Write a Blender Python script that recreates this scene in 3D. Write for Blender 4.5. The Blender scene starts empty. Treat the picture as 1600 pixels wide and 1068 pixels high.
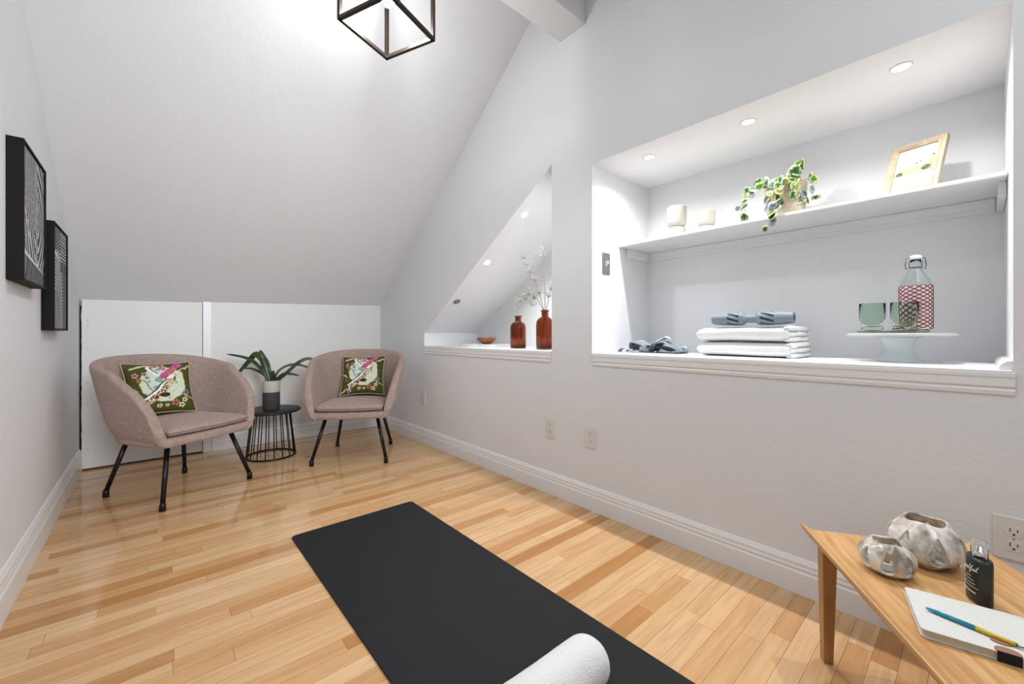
import bpy, bmesh, math, random
from mathutils import Vector, Matrix, noise
random.seed(7)
PI = math.pi
S = bpy.context.scene
C = S.collection

# ------------------------------------------------------------------ camera
cam_d = bpy.data.cameras.new('camera')
cam = bpy.data.objects.new('camera', cam_d); C.objects.link(cam)
cam.location = (0, 0, .935)
cam.rotation_euler = (PI/2, 0, -math.radians(41.33))
cam_d.sensor_width = 36; cam_d.lens = 36*639/1600
cam_d.shift_y = -12/1600
cam_d.clip_start = .02
S.camera = cam
# ------------------------------------------------------------------ world, exposure
w = bpy.data.worlds.new('world'); S.world = w; w.use_nodes = True
w.node_tree.nodes['Background'].inputs[0].default_value = (.9, .95, 1, 1)
w.node_tree.nodes['Background'].inputs[1].default_value = .3
S.view_settings.view_transform = 'Standard'; S.view_settings.look = 'None'
S.view_settings.gamma = 1; S.view_settings.use_curve_mapping = False
S.view_settings.exposure = 0.1
# ------------------------------------------------------------------ large area lights (behind the viewer: inferred unseen ceiling light, added fill)
def area(name, loc, rot, sx, sy, power, col=(1, .97, .93), spread=180):
    d = bpy.data.lights.new(name, 'AREA'); d.shape = 'RECTANGLE'; d.size = sx; d.size_y = sy
    d.energy = power; d.color = col; d.spread = math.radians(spread)
    o = bpy.data.objects.new(name, d); C.objects.link(o); o.location = loc; o.rotation_euler = rot
    return o
area('rear_ceiling_light', (.75, -.75, 2.6), (0, 0, 0), 1.2, 1.2, 16, (.90, .965, 1))
area('rear_fill_light', (.35, -1.3, 1.9), (math.radians(80), 0, 0), 1.0, 1.0, 12.5, (.90, .955, 1), 60)  # added fill that brightens the far end; no lamp stands here

# ------------------------------------------------------------------ helpers
def lin(c):
    c = c/255
    return c/12.92 if c <= .04045 else ((c+.055)/1.055)**2.4
def rgb(r, g, b): return (lin(r), lin(g), lin(b), 1)

class Mat:
    def __init__(s, name, col=(200, 200, 200), rough=.5, metal=0, spec=.5, **kw):
        s.m = bpy.data.materials.new(name); s.m.use_nodes = True
        s.t = s.m.node_tree; s.b = s.t.nodes['Principled BSDF']
        s.set('Base Color', rgb(*col)); s.set('Roughness', rough); s.set('Metallic', metal)
        s.set('Specular IOR Level', spec)
        for k, v in kw.items(): s.set(k.replace('_', ' '), v)
    def set(s, k, v): s.b.inputs[k].default_value = v
    def n(s, typ, **kw):
        nd = s.t.nodes.new(typ)
        for k, v in kw.items():
            if hasattr(nd, k): setattr(nd, k, v)
            else: nd.inputs[k.replace('_', ' ')].default_value = v
        return nd
    def l(s, a, b): s.t.links.new(a, b)
    def coord(s, scale=(1, 1, 1), kind='Object'):
        tc = s.n('ShaderNodeTexCoord'); mp = s.n('ShaderNodeMapping')
        mp.inputs['Scale'].default_value = scale
        s.l(tc.outputs[kind], mp.inputs['Vector']); return mp.outputs[0]
    def bump(s, scale, strength, dist=.002, stretch=(1, 1, 1), detail=4, h=None):
        if h is None:
            nz = s.n('ShaderNodeTexNoise', Scale=scale, Detail=detail)
            s.l(s.coord(stretch), nz.inputs['Vector']); h = nz.outputs[0]
        bp = s.n('ShaderNodeBump', Strength=strength, Distance=dist)
        s.l(h, bp.inputs['Height']); s.l(bp.outputs[0], s.b.inputs['Normal']); return s
    def mottle(s, c1, c2, scale, stretch=(1, 1, 1), detail=4, lo=.35, hi=.65, dist=0):
        nz = s.n('ShaderNodeTexNoise', Scale=scale, Detail=detail, Distortion=dist)
        s.l(s.coord(stretch), nz.inputs['Vector'])
        r = s.n('ShaderNodeValToRGB'); r.color_ramp.elements[0].position = lo; r.color_ramp.elements[1].position = hi
        r.color_ramp.elements[0].color = rgb(*c1); r.color_ramp.elements[1].color = rgb(*c2)
        s.l(nz.outputs[0], r.inputs[0]); s.l(r.outputs[0], s.b.inputs['Base Color']); return s

wall_m = Mat('wall_paint', (228, 230, 233), .75, spec=.25).bump(60, .35, .003, detail=6).m
ceil_m = Mat('ceiling_paint', (230, 231, 233), .75, spec=.25).bump(45, .4, .003, detail=6).m
niche_m = Mat('niche_paint', (236, 237, 239), .6, spec=.3).bump(60, .25, .003, detail=6).m
trim_m = Mat('trim_paint', (236, 237, 238), .35).bump(20, .08, .002).m
panel_m = Mat('panel_paint', (226, 225, 223), .55).bump(9, .1, .003, (1, 1, 3)).m
dark_m = Mat('gap_dark', (18, 16, 15), .9).m
black_metal = Mat('black_metal', (18, 18, 19), .35, .3).bump(80, .05).m
black_wood = Mat('black_stained_wood', (22, 21, 21), .5).bump(30, .15, .001, (1, 8, 1)).m
bronze = Mat('dark_bronze_metal', (58, 50, 44), .35, .7).bump(90, .04).m
white_pl = Mat('white_plastic', (225, 222, 218), .35).bump(40, .02).m
slot_m = Mat('socket_slot', (30, 28, 26), .7).m
steel = Mat('brushed_steel', (140, 142, 144), .4, .6).bump(150, .06, .001, (1, 1, 20)).m
ceram_w = Mat('matte_cream_ceramic', (188, 185, 175), .8).bump(70, .15, .001).m
ceram_d = Mat('matte_charcoal_ceramic', (66, 64, 64), .8).bump(70, .15, .001).m
glass_y = None

_velvet = Mat('mauve_velvet', (152, 128, 126), .85, spec=.2)
_velvet.set('Sheen Weight', .35); _velvet.set('Sheen Roughness', .5); _velvet.set('Sheen Tint', rgb(225, 195, 190))
_velvet.mottle((152, 130, 121), (170, 149, 140), 55, detail=5, lo=.3, hi=.7).bump(500, .25, .001)
velvet = _velvet.m
piping_m = Mat('mauve_piping', (138, 112, 108), .8).bump(400, .2, .001).m

def attr_mat(name, rough=.7, bumpsc=300, spec=.3, bs=.2):
    m = Mat(name, rough=rough, spec=spec)
    a = m.n('ShaderNodeVertexColor'); a.layer_name = 'Col'
    m.l(a.outputs[0], m.b.inputs['Base Color']); m.bump(bumpsc, bs, .001); return m
embroid = attr_mat('embroidered_fabric', .85, 350, bs=.4).m
art_m = attr_mat('printed_canvas', .6, 200).m
leaf_v = attr_mat('variegated_leaf', .4, 60).m
photo_m = attr_mat('printed_photo', .25, 50, bs=.02).m

def wood(name, c1, c2, stretch, rough=.4, sc=6):
    m = Mat(name, rough=rough)
    m.mottle(c1, c2, sc, stretch, detail=8, lo=.3, hi=.7, dist=.6)
    wv = m.n('ShaderNodeTexNoise', Scale=sc*5, Detail=5)
    m.l(m.coord(stretch), wv.inputs['Vector'])
    return m.bump(0, .15, .001, h=wv.outputs[0]).m
oak = wood('oak_table_wood', (176, 128, 76), (214, 170, 116), (1.2, 14, 14), .38, 4)
oak_leg = wood('oak_leg_wood', (158, 112, 64), (190, 146, 94), (12, 12, 1.2), .4, 4)
pine = wood('pale_frame_wood', (166, 148, 124), (192, 176, 154), (3, 3, 3), .5, 8)
bowl_wood = wood('bowl_wood', (104, 60, 26), (156, 98, 50), (4, 1, 6), .35, 9)

# floor boards: tone per board in the colour attribute, grain from noise
fm = Mat('maple_floor', rough=.2, spec=.5)
a = fm.n('ShaderNodeVertexColor'); a.layer_name = 'Col'
uv = fm.n('ShaderNodeUVMap'); mp = fm.n('ShaderNodeMapping'); mp.inputs['Scale'].default_value = (1.6, 20, 1)
fm.l(uv.outputs[0], mp.inputs[0])
nz = fm.n('ShaderNodeTexNoise', Scale=2.2, Detail=8, Distortion=.9); fm.l(mp.outputs[0], nz.inputs['Vector'])
r = fm.n('ShaderNodeValToRGB'); r.color_ramp.elements[0].color = (.78, .70, .60, 1); r.color_ramp.elements[1].color = (1.0, 1.0, 1.0, 1)
r.color_ramp.elements[0].position = .3; r.color_ramp.elements[1].position = .62
fm.l(nz.outputs[0], r.inputs[0])
mx = fm.n('ShaderNodeMix', data_type='RGBA', blend_type='MULTIPLY'); mx.inputs[0].default_value = .7
fm.l(a.outputs[0], mx.inputs[6]); fm.l(r.outputs[0], mx.inputs[7]); fm.l(mx.outputs[2], fm.b.inputs['Base Color'])
nr = fm.n('ShaderNodeTexNoise', Scale=3, Detail=5); fm.l(fm.coord(), nr.inputs['Vector'])
mr = fm.n('ShaderNodeMapRange'); mr.inputs[3].default_value = .07; mr.inputs[4].default_value = .17
fm.l(nr.outputs[0], mr.inputs[0]); fm.l(mr.outputs[0], fm.b.inputs['Roughness'])
fm.bump(6, .02, .003, (1, 6, 1), 2)
fm.set('Coat Weight', .15); fm.set('Coat Roughness', .06)
floor_m = fm.m

def glass(name, col, rough=0.0, ior=1.45):
    m = Mat(name, col, rough); m.set('Transmission Weight', 1); m.set('IOR', ior)
    m.bump(8, .02, .001); return m.m
clear_gl = glass('clear_glass', (245, 250, 250), .0, 1.4)
amber_gl = glass('amber_glass', (178, 112, 66), .03, 1.35)
green_gl = glass('green_glass', (222, 236, 226), .02, 1.18)
frost_gl = Mat('frosted_aqua_glass', (232, 241, 243), .4); frost_gl.set('Transmission Weight', .25)
frost_gl = frost_gl.bump(20, .03, .001).m
emit = bpy.data.materials.new('lamp_glow'); emit.use_nodes = True
emit.node_tree.nodes['Principled BSDF'].inputs['Emission Color'].default_value = (1, .98, .95, 1)
emit.node_tree.nodes['Principled BSDF'].inputs['Emission Strength'].default_value = 9

class MB:
    def __init__(s): s.v = []; s.f = []; s.mi = []; s.sm = []; s.M = None
    def vert(s, p):
        s.v.append(tuple(p)); return len(s.v)-1
    def face(s, ids, mi=0, sm=False): s.f.append(tuple(ids)); s.mi.append(mi); s.sm.append(sm)
    def box(s, a, b, mi=0):
        (x0, y0, z0), (x1, y1, z1) = a, b
        i = [s.vert((x, y, z)) for x in (x0, x1) for y in (y0, y1) for z in (z0, z1)]
        for q in ((0, 1, 3, 2), (4, 6, 7, 5), (0, 4, 5, 1), (2, 3, 7, 6), (0, 2, 6, 4), (1, 5, 7, 3)):
            s.face([i[k] for k in q], mi)
        return s
    def grid(s, fn, nu, nv, cu=False, cv=False, mi=0, sm=True):
        ids = [[s.vert(fn(i/(nu if cu else nu-1), j/(nv if cv else nv-1))) for j in range(nv)] for i in range(nu)]
        for i in range(nu if cu else nu-1):
            for j in range(nv if cv else nv-1):
                s.face((ids[i][j], ids[(i+1) % nu][j], ids[(i+1) % nu][(j+1) % nv], ids[i][(j+1) % nv]), mi, sm)
        return ids
    def lathe(s, prof, seg=32, c=(0, 0, 0), mi=0, sm=True, sx=1, sy=1):
        # prof: list of (r,z); zero radius closes
        rings = []
        for r, z in prof:
            if r < 1e-6: rings.append([s.vert((c[0], c[1], c[2]+z))])
            else: rings.append([s.vert((c[0]+sx*r*math.cos(2*PI*k/seg), c[1]+sy*r*math.sin(2*PI*k/seg), c[2]+z)) for k in range(seg)])
        for A, B in zip(rings, rings[1:]):
            for k in range(seg):
                k2 = (k+1) % seg
                if len(A) == 1 and len(B) == 1: continue
                if len(A) == 1: s.face((A[0], B[k2], B[k]), mi, sm)
                elif len(B) == 1: s.face((A[k], A[k2], B[0]), mi, sm)
                else: s.face((A[k], A[k2], B[k2], B[k]), mi, sm)
        return s
    def tube(s, pts, rad, seg=10, mi=0, closed=False, flat=1.0):
        pts = [Vector(p) for p in pts]; n = len(pts)
        if not hasattr(rad, '__len__'): rad = [rad]*n
        rings = []; up = None
        for i, p in enumerate(pts):
            t = (pts[(i+1) % n]-pts[i-1]) if closed else (pts[min(i+1, n-1)]-pts[max(i-1, 0)])
            t.normalize()
            if up is None: up = Vector((0, 0, 1)) if abs(t.z) < .9 else Vector((1, 0, 0))
            a = t.cross(up).normalized(); b = a.cross(t).normalized(); up = b
            rings.append([s.vert(p+(a*math.cos(2*PI*k/seg)+b*math.sin(2*PI*k/seg)*flat)*rad[i]) for k in range(seg)])
        for i in range(n if closed else n-1):
            A, B = rings[i], rings[(i+1) % n]
            for k in range(seg): s.face((A[k], A[(k+1) % seg], B[(k+1) % seg], B[k]), mi, True)
        if not closed:
            s.face(rings[0][::-1], mi); s.face(rings[-1], mi)
        return s
    def prism(s, poly, z0, z1, mi=0, sm=False):
        n = len(poly)
        a = [s.vert((x, y, z0)) for x, y in poly]; b = [s.vert((x, y, z1)) for x, y in poly]
        s.face(a[::-1], mi); s.face(b, mi)
        for k in range(n): s.face((a[k], a[(k+1) % n], b[(k+1) % n], b[k]), mi, sm)
        return s
    def extr(s, prof, axis, a0, a1, mi=0):
        # prof: polygon of 2 coords in the plane normal to axis
        def P(p, t):
            return {'x': (t, p[0], p[1]), 'y': (p[0], t, p[1]), 'z': (p[0], p[1], t)}[axis]
        a = [s.vert(P(p, a0)) for p in prof]; b = [s.vert(P(p, a1)) for p in prof]; n = len(prof)
        s.face(a[::-1], mi); s.face(b, mi)
        for k in range(n): s.face((a[k], a[(k+1) % n], b[(k+1) % n], b[k]), mi)
        return s
    def build(s, name, mats, parent=None, bevel=0, sub=0, solid=0, cols=None, loc=None, rot=None, merge=False, offs=0):
        me = bpy.data.meshes.new(name); me.from_pydata(s.v, [], s.f)
        if not isinstance(mats, (list, tuple)): mats = [mats]
        for m in mats: me.materials.append(m)
        me.polygons.foreach_set('material_index', s.mi); me.polygons.foreach_set('use_smooth', s.sm)
        if cols:
            ca = me.color_attributes.new('Col', 'FLOAT_COLOR', 'POINT')
            for i, c in enumerate(cols): ca.data[i].color = c
        bm = bmesh.new(); bm.from_mesh(me)
        if merge: bmesh.ops.remove_doubles(bm, verts=bm.verts, dist=1e-5)
        bmesh.ops.recalc_face_normals(bm, faces=bm.faces); bm.to_mesh(me); bm.free()
        o = bpy.data.objects.new(name, me); C.objects.link(o)
        if parent: o.parent = parent
        if loc: o.location = loc
        if rot: o.rotation_euler = rot
        if solid:
            q = o.modifiers.new('s', 'SOLIDIFY'); q.thickness = solid; q.offset = offs
        if bevel:
            q = o.modifiers.new('b', 'BEVEL'); q.width = bevel; q.segments = 2; q.limit_method = 'ANGLE'; q.angle_limit = math.radians(40)
        if sub:
            q = o.modifiers.new('d', 'SUBSURF'); q.levels = sub; q.render_levels = sub
        return o

def tag(o, label, cat, group=None):
    o['label'] = label; o['category'] = cat
    if group: o['group'] = group
    return o
def thing(name, label, cat, loc=(0, 0, 0), rz=0, group=None):
    o = bpy.data.objects.new(name, None); C.objects.link(o)
    o.location = loc; o.rotation_euler = (0, 0, rz); o.empty_display_size = .05
    return tag(o, label, cat, group)
def struct(o): o['kind'] = 'structure'; return o
def copy_tree(o, parent=None):
    c = o.copy(); C.objects.link(c); c.parent = parent
    for ch in list(o.children): copy_tree(ch, c)
    return c
def nz3(x, y, z, s=1): return noise.noise(Vector((x*s, y*s, z*s)))

# ------------------------------------------------------------------ room constants
L, W, B = -.376, 1.76, 4.05      # left wall, right wall, knee wall
R = -2.2                          # wall behind the viewer
NX, NY0, NY1, NZ0, NZ1 = 2.32, -.065, 1.355, .832, 1.842   # large niche

# ------------------------------------------------------------------ floor
mb = MB(); cols = []; uvs = []
bw = .0572; nrow = int((4.12-R)/bw)+1
for rI in range(nrow):
    y0 = R+rI*bw; x = L-.05-random.random()*.8
    while x < W+.02:
        ln = random.choice([.3, .45, .6, .75, .9, 1.1, 1.4])*random.uniform(.85, 1.2)
        x1 = min(x+ln, W+.02); xa = max(x, L-.02)
        if x1 > xa+.005:
            g = .00035
            i = [mb.vert(p) for p in ((xa+g, y0+g, 0), (x1-g, y0+g, 0), (x1-g, y0+bw-g, 0), (xa+g, y0+bw-g, 0))]
            mb.face(i)
            t = random.random()
            if t < .62: c = (lambda k: (218+k*6, 178+k*7, 132+k*9))(random.uniform(-1, 1))
            elif t < .88: c = (lambda k: (208+k*5, 162+k*6, 112+k*7))(random.uniform(-1, 1))
            else: c = (lambda k: (192+k*8, 140+k*8, 86+k*9))(random.uniform(-1, 1))
            cols += [rgb(*c)]*4
            ou, ov = random.random()*50, random.random()*50
            uvs += [(ou+xa, ov), (ou+x1, ov), (ou+x1, ov+bw), (ou+xa, ov+bw)]
        x += ln
i = [mb.vert(p) for p in ((L-.03, R, -.0012), (W+.03, R, -.0012), (W+.03, 4.13, -.0012), (L-.03, 4.13, -.0012))]
mb.face(i); cols += [rgb(70, 42, 22)]*4; uvs += [(0, 0), (1, 0), (1, 1), (0, 1)]
fl = struct(mb.build('floor', floor_m, cols=cols))
ul = fl.data.uv_layers.new(name='UVMap')
for lp in fl.data.loops: ul.data[lp.index].uv = uvs[lp.vertex_index]

# ------------------------------------------------------------------ walls
mb = MB(); mb.box((L-.1, R, -.02), (L, 4.13, 4.0)); struct(mb.build('wall_left', wall_m))
mb = MB(); mb.box((L-.1, R-.1, -.02), (W+.1, R, 4.0)); struct(mb.build('wall_rear', wall_m))

# right wall: a plate with a trapezoid opening and a rectangle opening (YZ polygons at X=W)
SY0, SY1, SZL, SZ1 = 1.648, 3.145, .946, 1.934          # small niche: right edge, left end, low and high soffit
def sz(y): return SZL+(SY1-y)*(SZ1-SZL)/(SY1-SY0)
mb = MB()
def rq(pts):   # polygon on the wall face
    mb.face([mb.vert((W, y, z)) for y, z in pts])
ZT = 3.75
rq([(R, -.02), (NY0, -.02), (NY0, ZT), (R, ZT)])
rq([(NY0, -.02), (NY1, -.02), (NY1, NZ0), (NY0, NZ0)])
rq([(NY0, NZ1), (NY1, NZ1), (NY1, ZT), (NY0, ZT)])
rq([(NY1, -.02), (SY0, -.02), (SY0, ZT), (NY1, ZT)])
rq([(SY0, -.02), (SY1, -.02), (SY1, NZ0), (SY0, NZ0)])
rq([(SY0, SZ1), (SY1, SZL), (SY1, ZT), (SY0, ZT)])
rq([(SY1, -.02), (4.13, -.02), (4.13, ZT), (SY1, ZT)])
struct(mb.build('wall_right', wall_m))
# large niche shell
mb = MB()
def q3(*p): mb.face([mb.vert(k) for k in p])
q3((NX, NY0, NZ0), (NX, NY1, NZ0), (NX, NY1, NZ1), (NX, NY0, NZ1))
q3((W, NY1, NZ0), (NX, NY1, NZ0), (NX, NY1, NZ1), (W, NY1, NZ1))
q3((W, NY0, NZ0), (NX, NY0, NZ0), (NX, NY0, NZ1), (W, NY0, NZ1))
q3((W, NY0, NZ1), (W, NY1, NZ1), (NX, NY1, NZ1), (NX, NY0, NZ1))
struct(mb.build('wall_large_niche', niche_m))
mb = MB()
q3((NX, SY0, NZ0), (NX, SY1, NZ0), (NX, SY1, SZL), (NX, SY0, SZ1))
q3((W, SY1, NZ0), (NX, SY1, NZ0), (NX, SY1, SZL), (W, SY1, SZL))
q3((W, SY0, NZ0), (NX, SY0, NZ0), (NX, SY0, SZ1), (W, SY0, SZ1))
q3((W, SY0, SZ1), (W, SY1, SZL), (NX, SY1, SZL), (NX, SY0, SZ1))
struct(mb.build('wall_small_niche', niche_m))
# sills and their apron mouldings
def apron(y0, y1, name):
    m_ = MB()
    z = NZ0
    prof = [(W-.001, z-.064), (W-.004, z-.064), (W-.006, z-.052), (W-.003, z-.046), (W-.0075, z-.040), (W-.0075, z-.018),
            (W-.0095, z-.014), (W-.0095, z-.002), (W-.001, z-.002)]
    m_.extr(prof, 'y', y0, y1)
    return struct(m_.build(name, trim_m, bevel=.0012))
def sill(y0, y1, name):
    m_ = MB(); m_.box((W-.008, y0, NZ0-.002), (NX+.01, y1, NZ0+.004)); return struct(m_.build(name, niche_m, bevel=.002))
sill(NY0+.0005, NY1-.0005, 'trim_1'); apron(NY0-.004, NY1-.004, 'trim_2')
sill(SY0+.0005, SY1-.0005, 'trim_3'); apron(SY0+.004, SY1-.002, 'trim_4')
NZ0 += .004
# quarter-round at right end of the large niche floor
mb = MB()
mb.extr([(NY0, NZ0), (NY0+.026, NZ0)]+[(NY0+.026*math.cos(t), NZ0+.026*math.sin(t)) for t in (.3, .6, .9, 1.2, 1.57)], 'x', W+.004, NX)
struct(mb.build('trim_5', trim_m))
# knee wall
mb = MB(); mb.box((.354, B, -.01), (W+.02, B+.08, 1.6)); struct(mb.build('wall_back', panel_m))
mb = MB(); mb.box((L-.05, B+.06, -.01), (.36, B+.10, 1.6)); struct(mb.build('dark_void_sheet', dark_m))  # near-black sheet, its colour stands in for the shade of the void behind the door
mb = MB(); mb.box((.3, B-.012, 0.001), (.354, B+.05, 1.192)); struct(mb.build('trim_6', trim_m, bevel=.002))
# access door: board with slightly ragged left edge and screw holes
mb = MB()
n = 40; left = []
for k in range(n+1):
    zz = .012+1.162*k/n
    left.append((L+.012+.0035*nz3(0, zz*9, 3)+.002*nz3(0, zz*31, 7), zz))
poly = left+[(.2965, 1.186), (.2965, .012)]
mb.extr([(p[0], p[1]) for p in poly], 'y', B-.006, B+.03)
door = struct(mb.build('door_1', panel_m, bevel=.001))
mb = MB()
for zz in (1.03, .995, .83, .60, .45, .14):
    c = [(L+.042+.0028*math.cos(t*PI/4), zz+.0035*math.sin(t*PI/4)) for t in range(8)]
    mb.extr(c, 'y', B-.0068, B-.0055)
mb.build('screw_holes', Mat('old_screw', (110, 104, 98), .6).m, door)
# baseboards with a moulded profile
def base_prof(s, x, hgt=.125):   # s: direction into the room
    return [(x, .0), (x+s*.016, .0), (x+s*.016, hgt*.60), (x+s*.012, hgt*.66), (x+s*.014, hgt*.72), (x+s*.011, hgt*.80),
            (x+s*.012, hgt*.86), (x+s*.006, hgt*.97), (x+s*.004, hgt), (x, hgt)]
mb = MB(); mb.extr(base_prof(-1, W, .128), 'y', R, B); struct(mb.build('baseboard_right', trim_m, bevel=.001))
mb = MB(); mb.extr(base_prof(1, L, .155), 'y', R, B-.008); struct(mb.build('baseboard_left', trim_m, bevel=.001))
mb = MB(); mb.extr([(a_, b_) for a_, b_ in base_prof(-1, B, .125)], 'x', .356, W-.004); struct(mb.build('baseboard_back', trim_m, bevel=.001))
# sloping ceiling (ruled between the two side walls)
RY = .95
def zl(y): return 1.172+.656*(B-y)
def zr_(y): return 1.228+.740*(B-y)
mb = MB()
def cf(u, v):
    y = (B+.06)+(RY-(B+.06))*v; zz = zl(y)*(1-u)+zr_(y)*u
    return (L-.01+(W-L+.02)*u, y, zz)
mb.grid(cf, 12, 24)
i = [mb.vert(p) for p in ((L-.01, RY, zl(RY)), (W+.01, RY, zr_(RY)), (W+.01, R, 2.9), (L-.01, R, 2.7))]
mb.face(i)
struct(mb.build('ceiling', ceil_m))
# boxed collar beam
mb = MB(); mb.box((L, 1.40, 2.613), (W, 1.583, 2.82)); struct(mb.build('trim_7', ceil_m, bevel=.003))

# ------------------------------------------------------------------ recessed downlights
def spot(loc, power, rx=0, ry=0, size=2.7, rad=.012):
    d = bpy.data.lights.new('downlight_beam', 'SPOT'); d.energy = power; d.spot_size = size; d.spot_blend = .8
    d.shadow_soft_size = rad; d.color = (1, .99, .98)
    o = bpy.data.objects.new('downlight_beam', d); C.objects.link(o); o.location = loc; o.rotation_euler = (rx, ry, 0)
def downlight(loc, label, rx=0, r=.032, glow=True, power=7, grp=None):
    t = thing('recessed_light', label, 'ceiling light', loc, 0, grp); t.rotation_euler = (rx, 0, 0)
    m_ = MB(); m_.lathe([(r*.78, .006), (r*.80, -.001), (r*.92, -.004), (r, -.002), (r, .0)], 32)
    m_.build('trim_ring', white_pl if glow else steel, t)
    if glow:
        m_ = MB(); m_.lathe([(0, -.0005), (r*.8, -.0015)], 24); m_.build('lens', emit, t)
        v = Matrix.Rotation(rx, 3, 'X') @ Vector((0, 0, -.012))
        spot(Vector(loc)+v, power, rx)
        if rx == 0: spot(Vector(loc)+v, 15, 0, .34, math.radians(92), .008)
    else:
        m_ = MB(); m_.lathe([(r*.78, -.0015), (r*.5, .0), (r*.35, -.010), (0, -.012)], 24); m_.build('lens', steel, t)
LY = (1.108, .645, .17)
for yy, wh in zip(LY, ('nearest the light switch wall', 'above the trailing plant', 'above the picture frame')):
    downlight((1.91, yy, 1.842), 'round recessed light in the large niche soffit, '+wh, 0, .03, True, 10, 'large niche downlights')
ang = math.atan2(SZ1-SZL, SY1-SY0)
for (yy, zz, g, lb) in ((1.969, 1.722, True, 'topmost glowing light on the sloped soffit of the small niche'),
                        (2.366, 1.46, True, 'middle glowing light on the sloped soffit of the small niche'),
                        (2.764, 1.197, False, 'unlit lowest light on the sloped soffit of the small niche')):
    downlight((1.838, yy, sz(yy)), lb, -ang, .03, g, 11, 'small niche downlights')

# ------------------------------------------------------------------ shelf in the large niche
t = thing('wall_shelf', 'white painted shelf board across the large wall niche', 'shelf', (2.007, NY0, 1.432))
mb = MB(); mb.box((0, .001, 0), (NX-2.007-.001, NY1-NY0-.001, .016)); mb.build('shelf_board', trim_m, t, bevel=.004)
mb = MB(); mb.extr([(NX-2.007-.001, -.0005), (NX-2.007-.02, -.0005), (NX-2.007-.017, -.03), (NX-2.007-.019, -.05), (NX-2.007-.001, -.052)], 'y', .02, NY1-NY0-.02)
mb.build('back_cleat', trim_m, t, bevel=.002)
for sgn in (0, 1):
    y0 = NY1-NY0-.019 if sgn else .001
    mb = MB(); mb.box((.07, y0, -.052), (NX-2.007-.001, y0+.018, -.0005)); mb.build('side_cleat', trim_m, t, bevel=.002)

# ------------------------------------------------------------------ outlets and switch
def outlet(y, z, label, sc=1.0, parts=True):
    t = thing('wall_outlet', label, 'outlet', (W, y, z), 0, 'white duplex outlets')
    hw, hh = .0375*sc, .0590*sc
    m_ = MB(); m_.box((-.005, -hw, -hh), (.0005, hw, hh)); m_.build('cover_plate', white_pl, t, bevel=.0025)
    for k in (-1, 1):
        c = [(.0165*math.cos(a_), k*.0195+.0145*max(-.82, min(.82, math.sin(a_)))/.82*1.0) for a_ in [q*PI/14 for q in range(28)]]
        m_ = MB(); m_.extr(c, 'x', -.0062, -.004); ro = m_.build('receptacle', white_pl, t, bevel=.0004)
        m_ = MB()
        for sy, hh2 in ((-.0065, .0042), (.0065, .0050)):
            m_.box((-.0066, sy-.0009, k*.0195-hh2+.004), (-.006, sy+.0009, k*.0195+hh2+.004))
        m_.extr([(.0026*math.cos(q*PI/5), k*.0195-.0068+.0026*math.sin(q*PI/5)) for q in range(10)], 'x', -.0066, -.006)
        m_.build('slots', slot_m, ro)
    m_ = MB(); m_.extr([(.0018*math.cos(q*PI/4), .0018*math.sin(q*PI/4)) for q in range(8)], 'x', -.0058, -.0048); m_.build('screw', steel, t)
outlet(3.16, .388, 'white outlet low on the right wall beside the far armchair')
outlet(1.655, .384, 'white outlet on the right wall below the small niche end, left of a second one')
outlet(1.362, .386, 'white outlet under the left end of the large niche sill')
outlet(-.066, .379, 'large white outlet close behind the oak table and perfume bottle', 1.0)
t = thing('light_switch', 'grey metal toggle switch plate on the left side wall of the large niche', 'light switch', (1.882, NY1, 1.324))
mb = MB(); mb.box((-.034, -.004, -.06), (.034, .0005, .06)); mb.build('switch_plate', steel, t, bevel=.002)
mb = MB(); mb.box((-.005, -.016, -.004), (.005, -.003, .016)); mb.box((-.008, -.0052, -.014), (.008, -.0035, .014)); mb.build('toggle', white_pl, t, bevel=.001)
for s_ in (-1, 1):
    mb = MB(); mb.extr([(.003*math.cos(q*PI/4), s_*.03+.003*math.sin(q*PI/4)) for q in range(8)], 'y', -.0052, -.0038); mb.build('screw', white_pl, t)

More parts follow.
